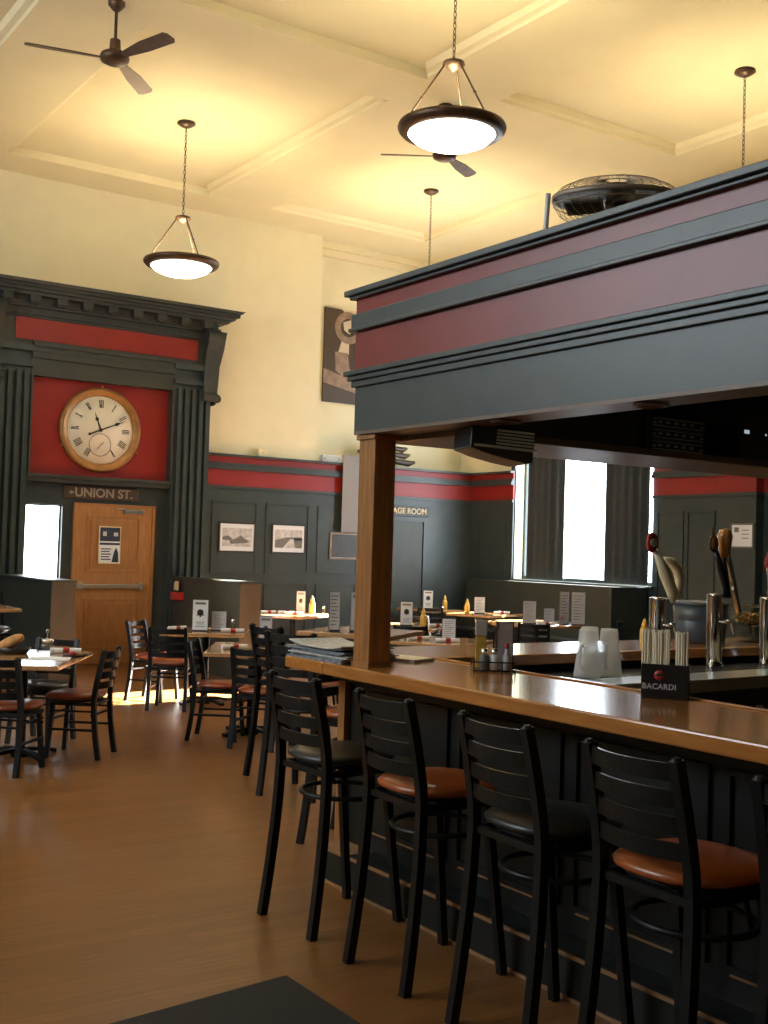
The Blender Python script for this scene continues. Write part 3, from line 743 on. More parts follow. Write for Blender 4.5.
table('wooden table nearest behind the bar with white card on it', 7.10, 9.30, 30, .95, .75)
table('dark wooden table far back in front of the blind green door', 10.75, 14.42, 0, .75, .75)
table('sunlit table with a glaring white top left of the tall window', 10.85, 13.20, 20, .95, .75)
table('round wooden table with tall menus in front of the tall window', 10.20, 11.35, 0, 1.25, 1.25, rnd=True, name='round_table')
table('high wooden table cut off by the left edge of the photo', 2.98, 11.10, 0, .62, .7, 1.0, name='high_table')
chair('chair', 'dining chair with its back to us in front of the round table', 9.47, 10.55, 45, 'blackv', 'chairs at the round table')
chair('chair', 'dining chair at the right of the round table before the window booth', 10.75, 10.75, 130, 'blackv', 'chairs at the round table')
chair('chair', 'dining chair right of the bar post at the nearer menu table', 7.60, 10.55, 55, 'blackv', 'chairs right of the bar post')
chair('chair', 'dining chair behind the white card in the dark beyond the bar', 8.9, 12.0, 20, 'blackv', 'chairs right of the bar post')
chair('chair', 'dining chair facing the dark table at the blind door', 10.3, 13.85, 60, 'blackv', 'chairs right of the bar post')
chair('stool', 'stool standing by the high table at the left edge of the photo', 3.30, 11.92, -95, 'blackv', 'stools at the left high table')

# ---- things on the tables
def menu(label, x, y, z, deg, w=.11, h=.27, mt='white', style=0, group='menu cards on the tables'):
    t = thing('menu_stand', label, 'menu', (x, y, z), math.radians(deg), group)
    part('base', M().b(-w / 2, w / 2, -.035, .035, 0, .012), 'black', t)
    m = M().b(-w / 2, w / 2, -.008, .008, .012, h); part('card', m, mt, t)
    m = M().b(-w / 2 - .004, -w / 2, -.010, .010, .0, h + .003).b(w / 2, w / 2 + .004, -.010, .010, 0, h + .003).b(-w / 2, w / 2, -.010, .010, h, h + .004); part('frame', m, 'ink2', t)
    m = M(); y0 = -.0095
    def q(x0, x1, z0, z1, mi=0): m.b(x0 * w, x1 * w, y0, -.008, z0 * h, z1 * h, mi)
    if style == 0:
        q(-.36, .36, .86, .93); m.lathe([(0, 0), (.22 * w, 0), (.22 * w, .0012), (0, .0012)], n=16, m=1, T=Matrix.Translation((0, -.008, .60 * h)) @ RT)
        q(-.05, .05, .45, .52, 1); q(-.25, .25, .50, .53, 1); q(-.3, .3, .28, .30); q(-.25, .25, .22, .24); q(-.3, .3, .14, .16)
    else:
        for k in range(9): q(-.36, .36 - .12 * (k % 3), .88 - k * .09, .90 - k * .09)
    part('print', m, ['ink2', 'ink'], t)
def shaker(label, x, y, z, top='chrome', body='clear', h=.10, group='salt and pepper shakers'):
    t = thing('shaker', label, 'shaker', (x, y, z), 0, group)
    part('jar', M().lathe([(.018, 0), (.022, .004), (.022, h * .6), (.016, h * .72), (0, h * .72)], n=16), body, t)
    part('lid', M().lathe([(.017, h * .72), (.018, h * .74), (.016, h * .95), (.008, h), (0, h)], n=16), top, t)
def mustard(label, x, y, z, s_=1.0, mt='yellow', cat='bottle', group='squeeze bottles on the tables'):
    t = thing('squeeze_bottle', label, cat, (x, y, z), 0, group)
    part('body', M().lathe([(.028 * s_, 0), (.032 * s_, .006 * s_), (.032 * s_, .09 * s_), (.022 * s_, .12 * s_), (0, .12 * s_)], n=18), mt, t)
    part('nozzle', M().lathe([(.022 * s_, .12 * s_), (.020 * s_, .135 * s_), (.006 * s_, .18 * s_), (0, .18 * s_)], n=18), mt, t)
def setting(label, x, y, z, deg, group='cutlery rolls on the tables'):
    t = thing('napkin_roll', label, 'napkin', (x, y, z), math.radians(deg), group)
    part('napkin', M().cyl((-.12, 0, .022), (.12, 0, .022), .021, .019, n=14), 'white', t)
    part('band', M().cyl((-.02, 0, .022), (.03, 0, .022), .0218, n=14), 'redp', t)
cd = -34
Z = .75
menu('tall white menu card with dark emblem on the table before the door', 5.19, 10.93, Z, cd, .155, .32)
menu('shorter pale menu card beside the tall one on the table before the door', 5.40, 10.92, Z, cd, .145, .20, 'pale', 1)
shaker('small shaker right of the pale menu on the table before the door', 5.50, 10.80, Z, h=.13)
setting('white napkin roll left of the menus on the table before the door', 5.02, 11.12, Z, 20); setting('napkin roll at the right end of the table before the door', 5.45, 10.70, Z, -25)
menu('pale menu card with emblem on the table behind the orange seated chair', 4.98, 9.13, Z, cd, .11, .27, 'pale')
setting('napkin roll on the table behind the orange seated chair', 4.60, 8.98, Z, 0)
menu('narrow menu card on the table below the road picture', 7.90, 13.52, Z, cd, .11, .30, 'pale')
mustard('yellow squeeze bottle on the table below the road picture', 8.02, 13.42, Z, 1.35); shaker('shaker beside the yellow bottle on the back wall table', 8.1, 13.25, Z, h=.12)
setting('napkin roll at the left of the back wall table', 7.45, 13.60, Z, 10); setting('napkin roll at the front of the back wall table', 7.62, 13.20, Z, -20); setting('dark banded napkin roll in the middle of the back wall table', 7.7, 13.55, Z, -5)
menu('slim tall menu on the high table beyond the newspapers', 4.42, 7.08, 1.05, -20, .075, .285, 'white', 1)
menu('wide tall menu with emblem next to the bar post on the high table', 4.56, 6.98, 1.05, cd, .11, .285, 'pale')
menu('white menu card with emblem just right of the bar post', 8.02, 11.22, Z, cd, .14, .28); mustard('yellow squeeze bottle beside the menu just right of the bar post', 8.22, 11.15, Z, 1.2)
setting('napkin roll on the nearer menu table right of the post', 8.25, 10.92, Z, 0)
menu('far white menu card on the dark table at the blind door', 10.72, 14.43, Z, cd, .145, .28); mustard('small yellow bottle on the dark table at the blind door', 10.95, 14.3, Z, 1.2)
menu('blank white card on the wooden table nearest behind the bar', 7.12, 9.22, Z, cd, .13, .22, 'white', 1); setting('napkin roll left of the white card behind the bar', 6.86, 9.38, Z, -10); setting('second napkin roll beside the white card behind the bar', 7.0, 9.08, Z, -30)
menu('white card glaring in the sun on the table left of the window', 10.75, 13.20, Z, cd, .15, .24, 'white', 1); mustard('yellow squeeze bottle on the sunlit table left of the window', 10.60, 13.30, Z, 1.2)
setting('napkin roll on the sunlit table', 11.05, 13.05, Z, -20)
menu('left grey menu on the round table in front of the window', 9.95, 11.20, Z, cd, .16, .29, 'pale', 1); menu('short grey card between the menus on the round table', 10.20, 11.10, Z, cd, .13, .20, 'pale', 1)
menu('tallest menu on the round table, its left leaf', 10.36, 10.99, Z, cd + 25, .13, .42, 'pale', 1); menu('tallest menu on the round table, its right leaf', 10.50, 10.88, Z, cd, .17, .42, 'pale', 1)
setting('white napkin on the round table in front of the window', 10.02, 10.95, Z, -20)
shaker('small round shaker on the round table', 10.28, 10.95, Z, 'redp', 'clear', .1)
# left table: bread, condiment caddy, plate
t = thing('bread_basket', 'dark basket holding a crusty bread roll on the far left table', 'basket', (2.72, 9.07, Z), math.radians(-30))
part('basket', M().lathe([(0, .005), (.08, .005), (.11, .05), (.115, .05), (.085, 0), (0, 0)], n=24, sx=1.2), 'black', t)
part('bread_roll', M().lathe([(0, -.12), (.025, -.11), (.042, -.06), (.046, 0), (.042, .06), (.025, .11), (0, .12)], n=16, T=T((-.03, 0, .085), rx=0, ry=math.radians(62))), 'bread', t)
t = thing('condiment_caddy', 'shiny metal caddy of jars on the far left table', 'caddy', (2.93, 8.90, Z))
part('jar', M().lathe([(.05, 0), (.055, .01), (.055, .075), (.04, .10), (0, .10)], n=20), 'clear', t); part('lid', M().lathe([(.045, .10), (.05, .105), (.045, .125), (0, .13)], n=20), 'chrome', t)
part('handle', M().tube([(0, 0, .13), (0, 0, .17), (.012, 0, .185), (0, 0, .20), (-.012, 0, .185), (0, 0, .17)], .004), 'chrome', t)
t = thing('side_plate', 'small dark plate with food on the far left table', 'plate', (3.10, 8.72, Z))
part('plate', M().lathe([(0, .004), (.06, .004), (.10, .018), (.103, .016), (.065, 0), (0, 0)], n=28), 'black', t)
m = M(); m.lathe([(0, .005), (.03, .01), (.035, .03), (.015, .042), (0, .045)], n=14, c=(-.03, 0, 0), m=0).lathe([(0, .005), (.03, .01), (.03, .025), (0, .032)], n=14, c=(.035, .01, 0), m=1)
part('food', m, ['redp', 'bread'], t)
single('folded_paper', M().b(-.15, .15, -.11, .11, 0, .003).b(-.14, .02, -.10, .09, .003, .006), 'white', 'white folded paper glaring on the far left table', 'paper', (2.86, 8.62, Z), math.radians(-25))
setting('napkin roll on the far left table behind the jars', 3.12, 9.02, Z, -20)

# ================================================================== THE BAR
t = thing('bar_counter', 'long panelled black green bar with thick varnished wooden top turning the corner', 'bar', (0, 0, 0))
XF = 2.91; XI = 3.57; YO = 5.38; YI = 4.76; YE = -2.2; XE = 9.2
m = M()
m.prism([(XF, YE), (XI, YE), (XI, YI), (XF, YI)], 1.04, 1.10, 'Z', 0)
o = part('bar_top', m, 'barwood', t, .008)
m = M().prism([(XF, YI), (XI, YI), (XE, YI), (XE, YO), (3.14, YO), (XF, 5.12)], 1.04, 1.10, 'Z', 0)
part('bar_top', m, 'barwoodx', t, .008)
m = M().b(XI - .02, XI, YE, YI - .0, 1.10, 1.108); part('drip_rail', m, 'barwood', t, .004)
m = M().b(3.20, 3.26, YE, 5.0, .17, 1.04).b(3.20, XE, 4.94, 5.0, 0, 1.04).b(3.12, 3.20, YE, 5.0, .985, 1.04)
part('front_panel', m, 'barpanel', t)
y = 4.78
k = 0
while y > -1.5:
    m = M(); frame_x(m, y - .665, y, .27, .945, 3.20, .022, .016); part('panel_moulding', m, 'barpanel', t)
    part('panel_sill', M().b(3.178, 3.20, y - .62, y - .04, .262, .27), 'tan', t)
    y -= .735; k += 1
m = M().b(3.05, 3.20, YE, 4.96, 0, .155); part('step_riser', m, 'barpanel', t)
m = M().b(3.05, 3.20, YE, 4.97, .155, .168); part('step_tread', m, 'barpanel', t)
part('step_nosing', M().b(3.042, 3.052, YE, 4.97, .155, .169), 'tan', t)
part('worn_step_end', M().b(3.05, 3.20, 4.70, 4.972, .168, .171), 'tan', t)
m = M().b(3.04, 3.05, YE, 4.97, 0, .012); part('shoe_moulding', m, 'tan', t)
m = M().b(3.165, 3.215, 4.945, 5.005, .17, 1.04); part('corner_post', m, 'postwood', t)
# low work counter inside the bar
t = thing('work_counter', 'low dark work counter with steel front edge inside the bar', 'counter', (0, 0, 0))
part('worktop', M().prism([(3.60, 4.24), (4.85, 4.20), (XE, 4.36), (XE, YI - .02), (3.60, YI - .02)], .96, 1.0, 'Z'), 'counter', t)
part('steel_edge', M().prism([(4.20, 4.165), (4.85, 4.145), (XE, 4.305), (XE, 4.52), (4.85, 4.40), (4.20, 4.40)], .935, 1.004, 'Z'), 'steel', t, .004)
part('cabinet', M().b(3.62, XE, 4.45, 4.74, 0, .955), 'counter', t)

# ---- canopy over the bar
t = thing('bar_canopy', 'big green and dark red canopy box overhanging the bar on a wooden post', 'canopy', (0, 0, 0))
CXF = 2.95; CYE = 4.60; YB = -2.2
def ell(m, off, z0, z1, mi=0, thick=.06):            # L shaped band: front run plus far run
    m.b(CXF - off, CXF + thick, YB, CYE + off, z0, z1, mi); m.b(CXF + thick, XE, CYE - thick, CYE + off, z0, z1, mi)
m = M(); ell(m, 0, 2.205, 2.86); part('fascia_board', m, 'green', t)
m = M(); ell(m, .004, 2.765, 2.835); ell(m, .004, 2.492, 2.675); part('red_band', m, 'fred', t)
m = M(); ell(m, .022, 2.695, 2.765); ell(m, .032, 2.680, 2.698); part('middle_moulding', m, 'green', t, .004)
m = M(); ell(m, .045, 2.468, 2.492); ell(m, .03, 2.445, 2.468); ell(m, .016, 2.415, 2.445); part('lower_moulding', m, 'green', t, .004)
m = M(); ell(m, .03, 2.835, 2.850); ell(m, .05, 2.850, 2.878); part('top_moulding', m, 'green', t, .004)
m = M().b(CXF, CXF + .18, YB, CYE, 2.19, 2.205); part('soffit_board', m, 'shelf', t)
m = M().b(CXF + .16, CXF + .18, YB, 4.1, 2.205, 2.84).b(CXF + .06, XE, YB, CYE - .06, 2.84, 2.86); part('canopy_roof', m, 'black', t)
m = M().b(3.13, 4.36, 4.10, 4.54, 2.20, 2.84); part('closed_bulkhead', m, 'bulk', t)
m = M().b(3.13, XE, 4.04, 4.60, 2.165, 2.20); part('shelf_board', m, 'shelf', t, .004)
m = M().b(4.36, 4.39, 4.06, 4.5, 2.20, 2.84).b(5.02, 5.05, 4.3, 4.5, 2.20, 2.84).b(4.39, XE, 4.50, 4.54, 2.2, 2.84); part('shelf_divider', m, 'black', t)
for (y_) in (3.58, 2.80):
    part('downlight', M().lathe([(.05, -.0), (.062, -.002), (.066, -.008), (.05, -.014), (.046, -.006), (.0, -.004)], c=(3.03, y_, 2.19), n=28), 'bronze', t)
t = thing('wooden_post', 'square stained wooden post standing on the bar corner and holding the canopy', 'post', (3.035, 4.52, 1.10))
part('shaft', M().b(-.060, .060, -.067, .067, 0, 1.075), 'postwood', t, .004); part('cap', M().b(-.072, .072, -.079, .079, 1.065, 1.088), 'postwood', t, .003); part('collar', M().b(-.066, .066, -.073, .073, 0, .02), 'postwood', t)
# electronics on the shelf
gE = 'equipment stacked on the canopy shelf'
def rack(label, x, z, w=.42, y=4.09, hh=.058):
    t = thing('rack_unit', label, 'equipment', (x, y, z), 0, gE)
    part('case', M().b(0, w, 0, .3, 0, hh), 'black', t, .003); m = M().b(.02, w - .02, -.004, 0, .008, .012).b(.02, w - .02, -.004, 0, hh - .012, hh - .008)
    for k in range(5): m.b(.06 + .06 * k, .085 + .06 * k, -.005, 0, .024, .036)
    m.b(.02, .04, -.005, 0, .02, .03).b(w - .04, w - .02, -.005, 0, .02, .03); part('controls', m, 'steel' if x < 5 else 'bronze', t)
for k, nm in enumerate(('lowest', 'second', 'third')): rack('black slim equipment unit left on the canopy shelf, %s of its stack' % nm, 4.42, 2.20 + k * .06)
for k, nm in enumerate(('lowest', 'upper')): rack('black slim equipment unit at the right edge on the canopy shelf, %s of its stack' % nm, 5.12, 2.20 + k * .06)
t = thing('media_player', 'black box with a tiny lit display on the equipment above the shelf gap', 'equipment', (4.86, 4.12, 2.36), 0)
t.location = (5.14, 4.12, 2.32)
part('case', M().b(0, .36, 0, .28, 0, .09), 'black', t); part('display', M().b(.06, .10, -.003, 0, .03, .05).b(.24, .25, -.003, 0, .03, .04), 'led', t)
# speaker hanging under the front soffit
t = thing('hanging_speaker', 'black wedge shaped speaker hanging under the canopy near the post', 'speaker', (3.215, 3.88, 2.165), math.radians(-18))
T0 = T((0, 0, 0), ry=math.radians(3))
part('cabinet', M().prism([(-.145, .015), (-.145, -.075), (-.07, -.095), (.03, -.112), (.12, -.122), (.145, -.118), (.15, .015)], -.11, .11, 'Y', T=T0), 'black', t, .006)
m = M()
for k in range(5): m.b(-.03, .14, -.118, -.110, -.052 + .014 * k, -.045 + .014 * k, 0, T0)
m.b(-.13, .155, -.122, -.110, -.070, -.060, 0, T0)
part('grille', m, 'steel', t)
part('bracket', M().b(-.03, .03, -.03, .03, .005, .024).b(-.12, -.10, -.02, .02, -.0, .024), 'steel', t)
# industrial fan lying on top of the canopy
t = thing('drum_fan', 'round wire caged industrial fan lying flat on top of the canopy', 'fan', (3.40, 3.36, 2.878))
T1 = T((0, 0, .24), ry=math.radians(-4), rx=math.radians(5)); R = .295; T1 = T1 @ Matrix.Scale(.88, 4)
m = M()
prf = [(.05, .085), (.12, .082), (.20, .07), (.26, .045), (.29, .012), (.295, -.0), (.29, -.03), (.26, -.075), (.20, -.11), (.12, -.135), (.05, -.14)]
for k in range(34):
    a = 2 * PI * k / 34
    m.tube([(r * math.cos(a + .25 * i / 10), r * math.sin(a + .25 * i / 10), z) for i, (r, z) in enumerate(prf)], .0016, n=4, T=T1)
for (r, z) in prf[::2]: m.tube([(r * math.cos(a), r * math.sin(a), z) for a in [2 * PI * i / 40 for i in range(40)]], .0028, n=5, closed=True, T=T1)
part('wire_cage', m, 'mesh', t)
part('rim_band', M().lathe([(.293, -.012), (.299, -.012), (.299, .012), (.293, .012), (.293, -.012)], n=48, T=T1), 'mesh', t)
m = M().cyl((0, 0, .07), (0, 0, -.10), .05, n=20, T=T1); part('motor', m, 'bronze', t)
for k in range(3):
    a = k * 2 * PI / 3; m = M(); c, s_ = math.cos(a), math.sin(a)
    vs = []
    for (r, w0) in ((.06, .035), (.16, .06), (.25, .075)):
        for u in (-1, 1):
            for h in (0, .004): vs.append((c * r - s_ * w0 * u, s_ * r + c * w0 * u, -.02 + .03 * u + h))
    m.add(vs, [(0, 2, 6, 4), (4, 6, 10, 8), (1, 5, 7, 3), (5, 9, 11, 7), (0, 4, 5, 1), (4, 8, 9, 5), (2, 3, 7, 6), (6, 7, 11, 10), (8, 10, 11, 9), (0, 1, 3, 2)], 0, False, T1)
    part('blade', m, 'bronze', t)
m = M(); m.tube([(-.25, .13, .0), (-.265, .13, .10), (-.265, .12, .24)], .011, n=8); m.tube([(.25, -.13, .0), (.265, -.13, .10), (.26, -.12, .22)], .011, n=8); m.tube([(-.25, .13, .011), (.25, -.13, .011)], .011, n=8)
part('stand', m, 'white', t)
single('junction_box', M().b(-.07, .07, -.05, .05, 0, .05).b(-.03, .03, -.02, .02, .05, .065), 'grille', 'small dark box on top of the canopy right of the caged fan', 'box', (3.12, 2.55, 2.878))

# ================================================================== ON THE BAR
ZB = 1.10
t = thing('newspaper_stack', 'untidy stack of folded newspapers on the bar corner beside the post', 'newspapers', (3.09, 4.875, ZB), math.radians(5))
for k in range(9):
    m = M(); a = math.radians(random.uniform(-7, 7)); dx, dy = random.uniform(-.012, .012), random.uniform(-.02, .02)
    Tk = T((dx, dy, .0075 * k), rz=a); n = 8; vs = []
    L = .245; wd = .155; cu = .0 if k < 7 else .004 * (k - 6)
    for i in range(n + 1):
        u = i / n * 2 - 1
        for v in (-1, 1):
            for h in (0, .006): vs.append((v * wd, u * L, h + cu * u ** 4 + (.01 * u * u * (k > 6))))
    fs = []
    for i in range(n):
        q = i * 4; fs += [(q, q + 4, q + 6, q + 2), (q + 1, q + 3, q + 7, q + 5), (q, q + 1, q + 5, q + 4), (q + 2, q + 6, q + 7, q + 3)]
    fs += [(0, 2, 3, 1), (n * 4, n * 4 + 1, n * 4 + 3, n * 4 + 2)]
    m.add(vs, fs, 0, False, Tk); part('newspaper', m, 'paper' if k in (8, 3) else 'paper2', t)
t = thing('magazine', 'small pale magazine on the bar just right of the wooden post', 'magazine', (3.37, 4.72, ZB), math.radians(20))
part('pages', M().b(-.09, .09, -.12, .12, 0, .012), 'paper', t); part('cover', M().b(-.092, .092, -.122, .122, .012, .014), 'cream', t)
# condiment caddy
t = thing('wire_caddy', 'black wire condiment caddy on the bar with round carrying handle', 'caddy', (3.47, 4.15, ZB), math.radians(-33))
m = M(); hx, hy = .095, .065
for z in (.006, .045):
    m.tube([(-hx, -hy, z), (hx, -hy, z), (hx, hy, z), (-hx, hy, z)], .0035, n=6, closed=True)
for x_ in (-hx, -.03, .035, hx):
    for y_ in (-hy, hy): m.cyl((x_, y_, 0), (x_, y_, .05), .003, n=6)
for x_ in (-.06, 0, .06): m.cyl((x_, -hy, .004), (x_, hy, .004), .003, n=6)
part('rack', m, 'metal', t)
m = M().cyl((.0, 0, .004), (.0, 0, .19), .0035, n=6).tube([(.0 + .022 * math.cos(a), 0, .212 + .022 * math.sin(a)) for a in [2 * PI * i / 20 for i in range(20)]], .003, n=6, closed=True)
part('handle', m, 'metal', t)
cc = Matrix.Translation((3.47, 4.15, 0)) @ Matrix.Rotation(math.radians(-33), 4, 'Z')
def cpos(x_, y_): v = cc @ Vector((x_, y_, 0)); return v.x, v.y
x_, y_ = cpos(-.058, .025)
t = thing('sugar_holder', 'clear container of yellow and white sugar packets in the bar caddy', 'sugar packets', (x_, y_, ZB + .008), math.radians(-33))
part('container', M().b(-.028, .028, -.026, .026, 0, .235), 'clear', t)
m = M()
for k in range(4): m.b(-.022, .022, -.02 + k * .011, -.012 + k * .011, .004, .15 - .01 * (k % 2))
part('yellow_packets', m, 'yellow', t); part('white_packets', M().b(-.024, .024, -.022, .022, .155, .225), 'pale', t)
x_, y_ = cpos(.055, .03)
t = thing('menu_holder', 'brown backed drinks menu standing in the bar caddy', 'menu', (x_, y_, ZB + .008), math.radians(-33))
part('board', M().b(-.036, .036, -.008, .008, 0, .215), 'pale', t); part('frame', M().b(-.041, -.036, -.01, .01, 0, .22).b(.036, .041, -.01, .01, 0, .22).b(-.036, .036, -.01, .01, .215, .22), 'sepia', t)
for (dx, lb, bd, tp, hh) in ((-.045, 'pepper shaker in the bar caddy, leftmost', 'ink2', 'chrome', .10), (.002, 'salt shaker in the middle of the bar caddy', 'white', 'chrome', .10)):
    x_, y_ = cpos(dx, -.034); shaker(lb, x_, y_, ZB + .008, tp, bd, hh, 'shakers in the bar caddy')
x_, y_ = cpos(.058, -.034)
t = thing('sauce_bottle', 'small bottle with dark cap and red tip in the bar caddy', 'bottle', (x_, y_, ZB + .008))
part('body', M().lathe([(.018, 0), (.021, .004), (.021, .06), (.009, .085), (.009, .10), (0, .10)], n=16), 'pale', t); part('cap', M().lathe([(.010, .10), (.011, .103), (.010, .125), (0, .127)], n=14), 'redp', t)
# frosted mugs upside down on the work counter
gM = 'frosted beer mugs upside down inside the bar'
for (x_, y_, lb, a) in ((4.42, 4.50, 'frosted mug upside down, leftmost of the three by the caddy', 200), (4.57, 4.49, 'frosted mug upside down, rightmost of the three with its handle towards us', 215), (4.58, 4.65, 'frosted mug upside down at the back of the three', 60)):
    t = thing('beer_mug', lb, 'mug', (x_, y_, 1.0), math.radians(a), gM)
    part('glass', M().lathe([(.070, 0), (.074, .004), (.070, .03), (.052, .18), (.047, .245), (.044, .255), (.038, .25), (0, .248)], n=32), 'frost', t)
    part('handle', M().tube([(.055, 0, .05), (.09, 0, .055), (.098, 0, .08), (.096, 0, .14), (.085, 0, .165), (.05, 0, .17)], .009, n=8), 'frost', t)
# straw and napkin caddy
t = thing('straw_caddy', 'black bar caddy with pale printed word and red emblem', 'caddy', (3.485, 3.115, ZB), math.radians(-53))
w = .090
m = M().b(-w, w, -.045, .045, 0, .008).b(-w, w, -.045, -.038, .008, .135).b(-w, w, .038, .045, .008, .135).b(-w, -w + .007, -.038, .038, .008, .135).b(w - .007, w, -.038, .038, .008, .135).b(-.003, .003, -.038, .038, .008, .12)
part('box', m, 'black', t, .002)
text('lettering', 'BACARDI', .030, (-.02, -.0465, .048), FY, 'pale', t, .0008, 1.05, .0006)
m = M().lathe([(0, 0), (.020, 0), (.020, .0012), (0, .0012)], n=24, T=Matrix.Translation((-.02, -.045, .092)) @ RT)
part('emblem', m, 'redp', t)
m = M().prism([(-.016, .094), (-.008, .100), (-.004, .096), (0, .102), (.004, .096), (.008, .100), (.016, .094), (.008, .090), (.003, .091), (0, .085), (-.003, .091), (-.008, .090)], -.0475, -.0465, 'Y')
m.v = [(v[0] - .02, v[1], v[2]) for v in m.v]
part('bat_mark', m, 'ink', t)
sc = Matrix.Translation((3.485, 3.115, 0)) @ Matrix.Rotation(math.radians(-53), 4, 'Z')
gS = 'bundles of drinking straws in the bar caddy'
def straws(lb, cx_, cw, n, z1, rows=4):
    m = M()
    for i in range(n):
        for j in range(rows):
            x_ = cx_ - cw / 2 + cw * (i + .5) / n + random.uniform(-.001, .001); y_ = -.028 + .056 * (j + .5) / rows
            m.cyl((x_, y_, .009), (x_ + random.uniform(-.004, .004), y_ + random.uniform(-.003, .003), z1 + random.uniform(-.006, .006)), .0050, n=6)
    v = sc @ Vector((0, 0, ZB))
    o = single('straw_bundle', m, 'straw', lb, 'straws', (v.x, v.y, ZB), math.radians(-53), gS); o['kind'] = 'stuff'
straws('wide bundle of cream straws in the left half of the black bar caddy', -.038, .105, 12, .262); straws('narrow bundle of cream straws in the right half of the black bar caddy', .062, .045, 5, .258)
# beer taps
def tap_tower(lb, x_, y_, h=.42):
    t = thing('beer_tap_tower', lb, 'beer tap', (x_, y_, 1.0), 0, 'chrome beer tap towers')
    part('column', M().lathe([(.06, 0), (.062, .008), (.048, .02), (.042, .035), (.042, h - .02), (.046, h - .015), (.046, h), (0, h + .002)], n=28), 'chrome', t)
    part('faucet', M().cyl((0, -.04, h * .62), (0, -.12, h * .62), .013, n=12).cyl((0, -.11, h * .66), (.004, -.135, h * .47), .011, .008, n=12).lathe([(.02, 0), (.02, .02), (0, .02)], c=(0, -.105, h * .62), n=12), 'chrome', t)
    part('side_rail', M().cyl((-.07, 0, 0), (-.07, 0, h), .009, n=10).cyl((-.07, 0, h - .01), (.10, 0, h - .01), .007, n=8), 'chrome', t)
    return t
t1 = tap_tower('chrome tap tower behind the straw caddy with the curved cream handle', 5.10, 4.62)
part('tap_handle', M().tube([(.06, -.05, .39), (.045, -.06, .45), (-.02, -.06, .56), (-.105, -.06, .69)], [.014, .034, .036, .016], n=14), 'cream', t1, label='straight cream tap handle')
part('tap_handle', M().tube([(.11, -.03, .41), (.13, -.03, .47), (.135, -.03, .53), (.11, -.03, .59), (.06, -.03, .63), (.0, -.03, .645)], [.016, .024, .028, .028, .025, .014], n=14), 'cream', t1, label='curved cream tap handle')
o_ = part('tap_badge', M().lathe([(0, -.012), (.04, -.010), (.044, 0), (.04, .010), (0, .012)], n=24, sy=1.35, T=T((-.135, -.06, .735), rx=PI / 2)), 'redp', t1)
part('badge_face', M().lathe([(0, 0), (.028, 0), (.028, .002), (0, .002)], n=24, sy=.9, T=T((-.135, -.073, .735), rx=PI / 2)), 'cream', o_)
t2 = tap_tower('chrome tap tower with a black handle and a brown crystal handle', 5.62, 4.64, .44)
part('tap_handle', M().tube([(.02, -.05, .43), (.015, -.06, .48), (-.01, -.06, .55), (-.05, -.06, .63), (-.085, -.06, .70)], [.010, .022, .022, .020, .018], n=12), 'black', t2, label='black tap handle')
o_ = part('tap_badge', M().lathe([(0, -.012), (.036, -.010), (.040, 0), (.036, .010), (0, .012)], n=24, sy=1.35, T=T((-.105, -.06, .745), rx=PI / 2)).cyl((-.11, -.06, .79), (-.12, -.06, .84), .014, .006), 'bronze', t2)
part('badge_face', M().lathe([(0, 0), (.030, 0), (.030, .002), (0, .002)], n=24, sy=1.35, T=T((-.105, -.073, .745), rx=PI / 2)), 'amber', o_)
part('tap_handle', M().bar([(.14, -.06, .33), (.09, -.06, .50), (.03, -.06, .68)], .022, .026, (0, 1, 0)), 'chrome', t2, label='crystal and chrome tap handle')
part('tap_handle', M().bar([(.05, -.05, .42), (.02, -.05, .54), (-.01, -.05, .68)], .022, .036, (0, 1, 0)), 'grille', t2)
part('tap_knob', M().lathe([(.026, .66), (.034, .68), (.038, .74), (.046, .79), (.034, .83), (0, .84)], c=(.0, -.06, 0), n=20), 'amber', t2)
t3 = tap_tower('chrome tap tower at the right edge with an orange handle', 6.12, 4.64, .42)
part('tap_handle', M().lathe([(.012, .40), (.03, .44), (.032, .54), (.042, .60), (.028, .66), (.02, .70), (0, .72)], c=(-.04, -.06, 0), n=16), 'amber', t3)
part('tap_cap', M().lathe([(.0, .61), (.046, .61), (.042, .66), (.022, .72), (.010, .77), (0, .77)], c=(-.05, -.06, 0), n=16), 'redp', t3)
# bin, snack box, bottle on the far run of the bar
t = thing('ice_bin', 'round slate grey plastic bin standing on the far side of the bar', 'bin', (6.05, 5.12, ZB))
part('tub', M().lathe([(.145, 0), (.16, .01), (.172, .14), (.168, .145), (.172, .15), (.178, .245), (0, .245)], n=36), 'binp', t); part('rim', M().lathe([(.178, .245), (.187, .247), (.187, .265), (.165, .27), (0, .262)], n=36), 'binp', t)
t = thing('snack_box', 'clear divided box of yellow garnish on the far side of the bar', 'container', (6.52, 5.05, ZB))
m = M().b(-.15, .15, -.09, .09, 0, .006).b(-.15, .15, -.09, -.086, .006, .24).b(-.15, .15, .086, .09, .006, .24).b(-.15, -.146, -.086, .086, .006, .24).b(.146, .15, -.086, .086, .006, .24)
for x_ in (-.05, .05): m.b(x_ - .002, x_ + .002, -.086, .086, .006, .24)
m.b(-.146, .146, -.086, .086, .11, .114)
part('box', m, 'clear', t)
part('rim', M().b(-.153, .153, -.093, -.088, .236, .244).b(-.153, .153, .088, .093, .236, .244).b(-.153, .153, -.094, -.09, .11, .116), 'cream', t)
m = M()
for k in range(110):
    x_, y_, z_ = random.uniform(-.13, .13), random.uniform(-.07, .07), random.uniform(.13, .19); r = random.uniform(.010, .017)
    m.lathe([(0, -r), (r * .7, -r * .6), (r, 0), (r * .7, r * .6), (0, r)], c=(x_, y_, z_), n=7, m=k % 2)
o_ = part('garnish', m, ['yellow', 'bread'], t); o_['kind'] = 'stuff'
